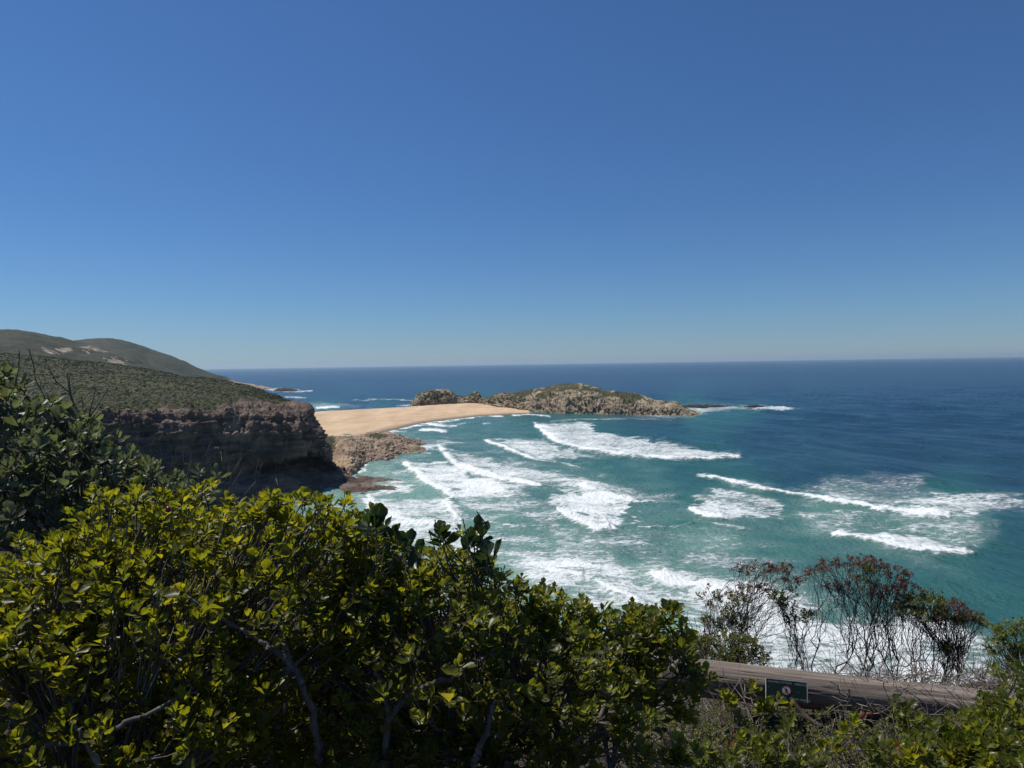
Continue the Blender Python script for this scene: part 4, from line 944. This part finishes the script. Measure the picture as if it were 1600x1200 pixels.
def plain(name, c, rough=.5, metal=0):
    m, n, l, b = mat(name)
    cc = ramp(n, l, noise(n, l, pos(n, l), 40, 5, .6), [(.3, tuple(x * .75 for x in c)), (.7, tuple(min(1, x * 1.15) for x in c))])
    l.new(cc, b.inputs['Base Color']); b.inputs['Roughness'].default_value = rough; b.inputs['Metallic'].default_value = metal
    return m
M['sgreen'] = plain('sign_green', (.007, .026, .018), .45); M['swhite'] = plain('sign_white', (.50, .48, .45), .6)
M['sred'] = plain('sign_red', (.22, .02, .03), .5); M['sblack'] = plain('sign_black', (.012, .012, .012), .5); M['screw'] = plain('screw_metal', (.6, .6, .6), .3, 1)
M['stext'] = plain('faded_lettering', (.30, .38, .34), .6); M['sedge'] = plain('sign_edge', (.46, .44, .40), .6)
def sign():
    tl, tr, br, bl = (1198, 1061), (1261, 1067), (1260, 1095), (1198, 1090)
    # a board screwed to the front of the log; plane leans with the log's face
    d0 = 3.395
    A0 = P(1197.5, 1060, 3.372); B0 = P(1260.5, 1067, 3.352)
    ex = unit(B0 - A0); wd = np.linalg.norm(B0 - A0)
    ez = unit(unit(np.array([0, .34, 1.])) - ex * (unit(np.array([0, .34, 1.])) @ ex)); ey = np.cross(ez, ex)       # ey points away from the viewer
    h = wd * .47
    Mx = Matrix(((ex[0], ey[0], ez[0], A0[0]), (ex[1], ey[1], ez[1], A0[1]), (ex[2], ey[2], ez[2], A0[2]), (0, 0, 0, 1)))
    t = bpy.data.objects.new('sign', None); COL.objects.link(t); t.matrix_world = Mx; t.empty_display_size = .05
    tag(t, 'small dark green sign with crossed out walking figure, fixed to the log rail', 'sign')
    def add(nm, V, F_, mt):
        me = bpy.data.meshes.new(nm); me.from_pydata([tuple(v) for v in V], [], F_); me.materials.append(mt); me.validate()
        o = bpy.data.objects.new(nm, me); COL.objects.link(o); o.parent = t; return o
    def slab(x0, x1, z0, z1, y0, y1):
        return [(x0, y0, z0), (x1, y0, z0), (x1, y0, z1), (x0, y0, z1), (x0, y1, z0), (x1, y1, z0), (x1, y1, z1), (x0, y1, z1)], [(0, 1, 2, 3), (5, 4, 7, 6), (4, 0, 3, 7), (1, 5, 6, 2), (3, 2, 6, 7), (4, 5, 1, 0)]
    V, F_ = slab(0, wd, -h, 0, 0, .004); add('board', V, F_, M['sgreen'])
    V, F_ = slab(-.003, wd + .003, -h - .003, .003, .0045, .008); add('backing', V, F_, M['sedge'])
    V, F_ = [], []
    for x0, x1, z0, z1 in ((-.0035, wd + .0035, .0002, .0035), (-.0035, -.0002, -h, .0002), (wd + .0002, wd + .0035, -h, .0002)):
        v, f = slab(x0, x1, z0, z1, -.0012, .004); k = len(V); V += v; F_ += [tuple(i + k for i in q) for q in f]
    add('edge', V, F_, M['sedge'])
    cx, cz, ro, ri = wd * .49, -h * .50, h * .245, h * .20
    def disc(r0, r1, y, n_=48):
        V = [(cx + r1 * 1.08 * math.cos(a), y, cz + r1 * math.sin(a)) for a in np.arange(n_) * 2 * math.pi / n_]
        if r0 == 0: return V, [tuple(range(n_))]
        V += [(cx + r0 * 1.08 * math.cos(a), y, cz + r0 * math.sin(a)) for a in np.arange(n_) * 2 * math.pi / n_]
        return V, [(i, (i + 1) % n_, n_ + (i + 1) % n_, n_ + i) for i in range(n_)]
    V, F_ = disc(0, ri * 1.01, -.0007); add('symbol_disc', V, F_, M['swhite'])
    V, F_ = disc(ri, ro, -.0009); add('ring', V, F_, M['sred'])
    def bar(x0, z0, x1, z1, w, y):
        dx, dz = x1 - x0, z1 - z0; L_ = math.hypot(dx, dz); px, pz = -dz / L_ * w / 2, dx / L_ * w / 2
        return [(x0 + px, y, z0 + pz), (x1 + px, y, z1 + pz), (x1 - px, y, z1 - pz), (x0 - px, y, z0 - pz)]
    q = ri; fig = []
    fig += [bar(cx - .05 * q, cz + .45 * q, cx + .05 * q, cz - .1 * q, .36 * q, -.0011)]
    fig += [bar(cx + .05 * q, cz - .05 * q, cx - .42 * q, cz - .72 * q, .17 * q, -.0012), bar(cx + .03 * q, cz - .05 * q, cx + .30 * q, cz - .75 * q, .17 * q, -.0013)]
    fig += [bar(cx - .1 * q, cz + .42 * q, cx - .42 * q, cz + .05 * q, .13 * q, -.0014), bar(cx + .1 * q, cz + .4 * q, cx + .42 * q, cz + .08 * q, .13 * q, -.0015)]
    V = []; F_ = []
    for f in fig: F_.append(tuple(range(len(V), len(V) + 4))); V += f
    k = len(V); V += [(cx - .08 * q + .16 * q * math.cos(a), -.0016, cz + .68 * q + .16 * q * math.sin(a)) for a in np.arange(16) * math.pi / 8]; F_.append(tuple(range(k, k + 16)))
    add('walking_figure', V, F_, M['sblack'])
    V = bar(cx - .72 * q, cz + .70 * q, cx + .72 * q, cz - .70 * q, .15 * q, -.0019); add('slash', V, [(0, 1, 2, 3)], M['sred'])
    for x_, z_ in ((.055 * wd, -.40 * h), (.79 * wd, -.52 * h)):
        add('screw', [(x_ + .0022 * math.cos(a), -.002, z_ + .0022 * math.sin(a)) for a in np.arange(12) * math.pi / 6], [tuple(range(12))], M['screw'])
    dep = bpy.context.evaluated_depsgraph_get()
    for txt, x_, z_, sz in (('REHABILITATION', .03, -.17, .0145), ('HERSTEL', .70, -.19, .016), ('NO ENTRY', .08, -.93, .015), ('Geen toegang', .62, -.93, .015)):
        cu = bpy.data.curves.new('lettering', 'FONT'); cu.body = txt; cu.size = sz; cu.fill_mode = 'FRONT'
        ob = bpy.data.objects.new('tmp', cu); COL.objects.link(ob); bpy.context.view_layer.update()
        me = bpy.data.meshes.new_from_object(ob.evaluated_get(bpy.context.evaluated_depsgraph_get())); bpy.data.objects.remove(ob)
        me.transform(Matrix.Rotation(R(90), 4, 'X')); me.transform(Matrix.Translation((x_ * wd, -.0008, z_ * h)))
        me.materials.clear(); me.materials.append(M['stext'])
        o = bpy.data.objects.new('lettering', me); COL.objects.link(o); o.parent = t
sign()
def stake():
    a = P(1236, 1092, 3.34); b_ = P(1285, 1135, 3.2)
    n_ = 10; s = np.linspace(0, 1, n_)[:, None]; pt = a + (b_ - a) * s + np.array([0, 0, -.02]) * np.sin(s * 3.1)
    V, Fc = tubes(pt[:-1], pt[1:], np.full(n_ - 1, .011), np.full(n_ - 1, .0105), 8)
    o = mk('stick', V, Fc, M['bark_dark']); tag(o, 'dark bare stick leaning under the green sign', 'stick')
stake()

# ------------------------------------------------------------------ shrubs beyond the rail
def rail_shrub(label, blobs, roots, seed, dens, red, leafmat='leaf_tiny', L=.0195, nl=10, extra=None, r_tip=.0016, group='shrubs behind the log rail', keepf=.95, r_=.0016):
    rs = np.random.RandomState(seed)
    tips, dirs = blob_tips(blobs, dens, rs, .0, .15)
    rts = [np.array([x, y, gz(x, y) - .03]) for x, y in roots]
    t = empty('shrub', rts[0], label, 'shrub', group)
    ex = np.array([P(*b_) for b_ in extra]) if extra else np.zeros((0, 3))
    a, b_, r0, r1, X = skeleton(rts, np.concatenate([tips, ex]), unit(np.concatenate([dirs, ex * 0 + .01]) + np.array([0, 0, .3])), rs, step=.055, wander=.015, r_tip=r_ * .72, rmax=.011, alpha=.15, power=.40, up=.30, minf=(.15, .70), apart=2.)
    V, Fc = tubes(a, b_, r0, r1); mk('branches', V, Fc, M['bark_dark'], t)
    u_, v_ = proj(tips)
    rd = red(u_, v_, rs)
    lv = rs.rand(len(tips)) < keepf * np.where(rd, .75, 1)
    for msk, mt, nm, ln in ((rd & lv, 'leaf_red', 'dry_foliage', L * .95), (~rd & lv, leafmat, 'foliage', L)):
        if msk.sum() < 2: continue
        # small clusters of shoots round every tip
        tp = np.repeat(tips[msk], 2, axis=0) + rs.normal(size=(msk.sum() * 2, 3)) * .013; dp = np.repeat(dirs[msk], 2, axis=0)
        Bp, A, Nn, LL, WW, rnd = rosettes(tp, dp, rs, nl, ln, spread_=(20, 85), stem=.018, wr=.42, upb=.5)
        V, Fc, colr = leaves(Bp, A, Nn, LL, WW, rnd, prof=NARROW, cup=.1, rs=rs)
        mk(nm, V, Fc, M[mt], t, attrs={'leaf': colr})
    return t
d = 4.7
rail_shrub('left shrub behind the rail with russet flat top and thin bare stems', [(1160,892,d,.09,.55),(1185,892,d,.11,.45),(1215,895,d,.11,.45),(1240,907,d,.08,.5),(1110,935,d,.08,.7),(1125,952,d,.10,.7),(1145,935,4.8,.10,.6),(1180,925,4.9,.12,.6),(1240,930,d,.06,.7),(1150,975,d,.11,.6),(1110,975,d,.09,.6)],
           [(1.46,4.5),(1.58,4.4),(1.70,4.5),(1.36,4.4),(1.82,4.55),(1.25,4.45)], 31, 380, lambda u, v, r: (v < 925) | (r.rand(len(u)) < .25), extra=[(1098,950,4.7),(1092,975,4.7),(1255,890,4.7),(1100,985,4.65)])
rail_shrub('slender forked shrub with olive tufts between the two russet topped shrubs', [(1225,950,4.6,.07),(1240,970,4.6,.06),(1265,965,4.6,.05),(1215,935,4.6,.05)],
           [(1.86,4.4),(1.78,4.45)], 32, 700, lambda u, v, r: r.rand(len(u)) < .1, leafmat='leaf_lime', extra=[(1240,885,4.6),(1255,880,4.6),(1268,900,4.65),(1275,925,4.6)])
rail_shrub('broad shrub behind the rail with reddish brown crown and tangle of pale stems', [(1280,897,d,.09,.5),(1305,888,d,.11,.5),(1335,885,d,.11,.5),(1365,886,d,.12,.5),(1395,897,d,.11,.5),(1415,918,d,.09,.5),(1345,915,4.8,.11,.45),(1385,930,4.8,.12,.4),(1310,920,4.8,.09,.4)],
           [(1.84,4.45),(1.98,4.5),(2.12,4.4),(2.25,4.5),(2.38,4.4),(2.5,4.5),(1.90,4.35)], 33, 360, lambda u, v, r: ((v < 935) | (r.rand(len(u)) < .4)) & ~((np.abs(u - 1358) < 16) & (np.abs(v - 898) < 14)), extra=[(1262,885,4.7),(1270,905,4.7),(1280,950,4.7),(1275,880,4.7)])
rail_shrub('right leaning shrub with dense olive green flat crown and an orange tip', [(1430,940,4.6,.08,.5),(1455,940,4.6,.10,.5),(1490,952,4.6,.10,.5),(1440,960,4.6,.11,.4),(1480,970,4.6,.10,.4),(1515,970,4.6,.09,.6),(1532,975,4.6,.05,.7),(1415,955,4.6,.09,.6),(1478,1015,4.5,.05),(1500,1020,4.5,.055)],
           [(2.3,4.4),(2.45,4.3),(2.62,4.4),(2.15,4.35),(2.75,4.4)], 34, 700, lambda u, v, r: ((u > 1480) & (u < 1520) & (v < 958)) | (r.rand(len(u)) < .12))
rail_shrub('low dense green shrub just above the left end of the rail', [(1105,1010,4.3,.09,.7),(1130,1005,4.3,.10,.7),(1160,1010,4.3,.10,.7),(1180,1030,4.25,.08,.7),(1120,1030,4.2,.09,.7),(1150,1035,4.2,.09,.7)],
           [(1.25,4.2),(1.4,4.2)], 35, 620, lambda u, v, r: r.rand(len(u)) < .05, keepf=.95)
rail_shrub('rounded lime green shrub at the right edge above the rail', [(1570,1000,4.2,.10,.8),(1600,995,4.2,.12,.8),(1585,1030,4.2,.11,.8),(1615,1040,4.2,.14,.8),(1560,1020,4.2,.07,.8),(1590,1065,4.1,.09,.8)],
           [(3.0,4.1),(3.15,4.1)], 36, 620, lambda u, v, r: r.rand(len(u)) < .03, leafmat='leaf_lime', keepf=.95)
rs_ = np.random.RandomState(77)
dry('dry_bush', 'fine leafless twigs just behind the rail, below the olive crowned shrub', [(u_ + rs_.normal() * 6, v_ + rs_.normal() * 5, 4.1 + rs_.rand() * .4) for u_, v_ in [(1460,1040),(1475,1035),(1490,1045),(1500,1050),(1515,1030),(1525,1015),(1540,1010),(1535,1045),(1550,1020),(1480,1055),(1465,1060),(1505,1062),(1522,1058),(1440,1050),(1556,1035),(1530,990)]], [(2.5,3.95),(2.7,4.0)], 41, matn='bark_dark')
dry('dry_bush', 'wide loose tangle of bare grey stems between and below the crowns of the shrubs', [(rs_.uniform(1100, 1540), rs_.uniform(925, 1040), rs_.uniform(4.4, 4.9)) for _ in range(150)], [(1.35,4.45),(1.6,4.5),(1.85,4.5),(2.1,4.5),(2.35,4.5),(2.6,4.5),(2.8,4.5)], 43, r_tip=.0011, matn='bark', wander=.018, up=.2, alpha=.15)
dry('dry_bush', 'thin leafless twigs between the middle bush and the low shrub', [(1060,950,3.6),(1062,958,3.7),(1068,962,3.6),(1075,953,3.7),(1080,975,3.7),(1095,955,3.7),(1100,965,3.6),(1072,985,3.6),(1090,990,3.6),(1085,965,3.6),(1050,970,3.6)], [(1.15,3.75)], 42, matn='bark_dark')

# ------------------------------------------------------------------ undergrowth in front of and below the rail
def small_bush(label, blobs, roots, seed, dens=260, L=.034, mt='leaf_mid', nl=8, **k):
    return bush('bush', label, 'bush', blobs, roots, dens, mt, L, seed, nl=nl, group=None, r_tip=.0015, **k)
small_bush('green leafy shoots rising over the right end of the log rail', [(1575,1125,2.5,.09),(1600,1110,2.5,.11),(1515,1140,2.5,.07),(1490,1175,2.4,.08),(1545,1105,2.5,.05),(1550,1165,2.4,.09),(1595,1165,2.3,.13),(1550,1195,2.2,.11),(1630,1120,2.4,.16),(1570,1085,2.5,.05)], [(1.65,2.4),(1.8,2.35)], 51)
small_bush('upright green shoots crossing the middle of the rail', [(1412,1098,2.75,.03),(1408,1128,2.7,.05),(1440,1140,2.75,.05),(1380,1170,2.6,.07),(1430,1175,2.6,.07),(1345,1160,2.65,.05),(1330,1185,2.5,.06),(1500,1125,2.75,.03),(1480,1170,2.6,.06),(1400,1200,2.4,.10)], [(1.35,2.6),(1.5,2.6)], 52)
small_bush('small bright shoots at the lower left corner of the green sign', [(1178,1080,2.95,.035),(1195,1105,2.95,.04),(1225,1100,2.95,.03),(1140,1090,2.95,.035)], [(1.05,2.95)], 53, dens=420, L=.036, mt='leaf_bright')
small_bush('broad leaved bright green shoots filling the bottom right corner', [(1460,1150,2.35,.05),(1500,1185,2.25,.07),(1440,1195,2.2,.06),(1540,1150,2.3,.06),(1575,1180,2.1,.08),(1330,1140,2.6,.03),(1300,1175,2.4,.035)], [(1.4,2.2),(1.55,2.25)], 55, dens=330, L=.036, mt='leaf_bright')
small_bush('low leafy shoots at the bottom edge right of the middle bush', [(1180,1160,2.4,.05),(1200,1190,2.3,.07),(1120,1190,2.3,.07),(1260,1195,2.3,.05),(1060,1180,2.2,.06),(1230,1140,2.6,.04)], [(.75,2.3),(.9,2.35)], 54, dens=330)
def fine_bush(label, blobs, roots, seed, mt='leaf_tiny', dens=520, L=.015):
    rs = np.random.RandomState(seed)
    return bush('bush', label, 'bush', blobs, roots, dens, mt, L, seed, nl=12, barkmat='twig_dry', wr=.42, prof=NARROW, cup=.12, upb=.45, spread_=(20, 85), stem=.022, r_tip=.0011, inner=.5, lo=-.6, minf=(.2, .7))
fine_bush('fine leaved olive undergrowth filling the gap below the sign', [(1130,1130,2.95,.10),(1180,1150,2.9,.10),(1240,1150,2.9,.09),(1290,1150,2.95,.10),(1120,1180,2.7,.12),(1200,1195,2.6,.10),(1280,1195,2.65,.10),(1340,1130,3.05,.07)], [(1.0,2.85),(1.2,2.9),(1.4,2.95),(.85,2.7)], 71, dens=420)
fine_bush('fine leaved grey green undergrowth at the foot of the rail further right', [(1400,1150,2.95,.09),(1450,1150,2.95,.09),(1500,1160,2.9,.10),(1360,1190,2.7,.09),(1440,1200,2.7,.10),(1530,1150,3.0,.08)], [(1.55,2.9),(1.75,2.95),(1.9,2.9)], 72, dens=420)
fine_bush('dark fine leaved undergrowth between the middle bush and the rail', [(1070,1110,2.9,.09),(1100,1140,2.8,.08),(1050,1150,2.6,.10),(1090,1190,2.5,.09),(1000,1180,2.5,.09)], [(.7,2.75),(.85,2.8)], 73, dens=420)
def litter():
    """dry tangle and fallen leaves covering the earth below the rail: beyond counting"""
    rs = np.random.RandomState(60)
    n = 12000
    x = rs.uniform(-1.6, 3.4, n); y = rs.uniform(1.6, 4.45, n)
    z = gz(x, y) + rs.uniform(0, .36, n) ** 1.2 * np.where(y > 3.45, .45, 1.0)
    ok = ~((np.abs(x / y - .391) < .05) & (y < 3.5) & (z > 58.22)); x = x[ok]; y = y[ok]; z = z[ok]; n = len(x)
    c = np.stack([x, y, z], 1); d = unit(rs.normal(size=(n, 3)) * np.array([1, 1, .9]) + np.array([0, 0, .25])); Ls = rs.uniform(.04, .24, n)[:, None]
    k = unit(d + rs.normal(size=(n, 3)) * .45)
    p0 = c; p1 = c + d * Ls * .5; p2 = p1 + k * Ls * .5
    r = rs.uniform(.0009, .0028, n)
    V, Fc = tubes(np.concatenate([p0, p1]), np.concatenate([p1, p2]), np.concatenate([r, r * .9]), np.concatenate([r * .9, r * .5]), 4)
    o = mk('dry_twigs', V, Fc, M['twig_dry']); tag(o, 'tangle of dry grey twigs on the ground below the rail', kind='stuff')
    n = 26000; x = rs.uniform(-1.4, 3.3, n); y = rs.uniform(1.7, 4.4, n); c = np.stack([x, y, gz(x, y) + rs.uniform(0.01, .36, n) * np.where(y > 2.75, np.where(y > 3.1, .12, .45), 1)], 1)
    A = unit(rs.normal(size=(n, 3)) + np.array([0, 0, .4])); N = unit(rs.normal(size=(n, 3)) + np.array([0, 0, .6]))
    V, Fc, colr = leaves(c, A, N, rs.uniform(.010, .026, n), rs.uniform(.004, .012, n), rs.rand(n), prof=NARROW, rs=rs)
    o = mk('ground_cover', V, Fc, M['leaf_tiny'], attrs={'leaf': colr}); tag(o, 'fine olive ground cover growing through the twigs', kind='stuff')
litter()
def red_leaves():
    rs = np.random.RandomState(61)
    for k, (u_, v_, d_, lab) in enumerate([(1153,1148,2.7,'upright red leaf cluster left of the sign, above the bottom edge'),(1140,1175,2.6,'red dead leaves low between the middle bush and the sign'),(1350,1120,2.9,'dark red leaf cluster hanging just under the middle of the rail'),
                                           (1515,1175,2.5,'pale red leaf at the bottom right among the green shoots'),(1410,1175,2.45,'small red leaf tucked in the upright green shoots')]):
        c = P(u_, v_, d_); n = 5
        A = unit(rs.normal(size=(n, 3)) * .6 + np.array([0, 0, .9])); N = unit(np.array([[0, -1, .3]]) + rs.normal(size=(n, 3)) * .3)
        V, Fc, colr = leaves(c + rs.normal(size=(n, 3)) * .010, A, N, rs.uniform(.02, .04, n), rs.uniform(.011, .018, n), rs.rand(n), rs=rs)
        o = mk('dead_leaves', V, Fc, M['leaf_dead'], attrs={'leaf': colr}); tag(o, lab, 'leaves')
red_leaves()
def berry():
    c = P(263, 796, 1.83); bpy.ops.mesh.primitive_uv_sphere_add(segments=20, ring_count=12, radius=.0075)
    o = bpy.context.object; o.name = 'berry'; o.data.name = 'berry'
    for v in o.data.vertices: v.co.z *= 1.12 if v.co.z > 0 else 1
    o.data.polygons.foreach_set('use_smooth', [True] * len(o.data.polygons)); o.data.materials.append(M['berry']); o.parent = A_
    o.location = Vector(c) - A_.location
M['berry'] = plain('berry_red', (.16, .008, .015), .25)
berry()
# a boat far out
def boat():
    c = P(492, 579.6, z=.0); s = 1.0
    t = empty('boat', c, 'tiny pale boat far out near the horizon, left of the island', 'boat')
    L_ = 26.
    V = []; 
    for i, x in enumerate(np.linspace(-1, 1, 9)):
        w = 3.2 * (1 - max(0, x) ** 2.5) + .1; hgt = 2.2 + 1.1 * max(0, x) ** 2
        V += [(x * L_ / 2, -w, hgt), (x * L_ / 2, -w * .6, -1), (x * L_ / 2, w * .6, -1), (x * L_ / 2, w, hgt)]
    Fb = [(i * 4 + j, i * 4 + (j + 1) % 4, i * 4 + 4 + (j + 1) % 4, i * 4 + 4 + j) for i in range(8) for j in range(4)] + [(0, 1, 2, 3), (35, 34, 33, 32)]
    def add(nm, V, F_, mt):
        me = bpy.data.meshes.new(nm); me.from_pydata(V, [], F_); me.materials.append(mt); o = bpy.data.objects.new(nm, me); COL.objects.link(o); o.parent = t
    add('hull', V, Fb, M['bwhite'])
    V = [(x, y, z) for z, k in ((2.2, 1), (5.2, .8)) for x, y in ((-8 * k, -2.2), (1 * k, -2.2), (1 * k, 2.2), (-8 * k, 2.2))]
    add('cabin', V, [(0, 1, 5, 4), (1, 2, 6, 5), (2, 3, 7, 6), (3, 0, 4, 7), (4, 5, 6, 7)], M['bwhite'])
M['bwhite'] = plain('boat_white', (.75, .75, .75), .5)
boat()

# ------------------------------------------------------------------ sea air
def haze():
    bx = np.array([(x, y, z) for x in (-100500., 100500.) for y in (-800., 42500.) for z in (-8., 175.)])
    f = np.array([(0, 1, 3, 2), (4, 6, 7, 5), (0, 4, 5, 1), (2, 3, 7, 6), (0, 2, 6, 4), (1, 5, 7, 3)])
    hm = bpy.data.materials.new('haze'); hm.use_nodes = True; nt = hm.node_tree
    nt.nodes.remove(nt.nodes['Principled BSDF'])
    v = nt.nodes.new('ShaderNodeVolumePrincipled'); v.inputs['Color'].default_value = (.66, .86, 1, 1)
    v.inputs['Density'].default_value = 3.6e-5; v.inputs['Anisotropy'].default_value = .3
    nt.links.new(v.outputs[0], nt.nodes['Material Output'].inputs['Volume'])
    o = mk('haze', bx, f, hm, smooth=False); tag(o, 'thin blue sea haze softening the far hill', kind='stuff')
haze()
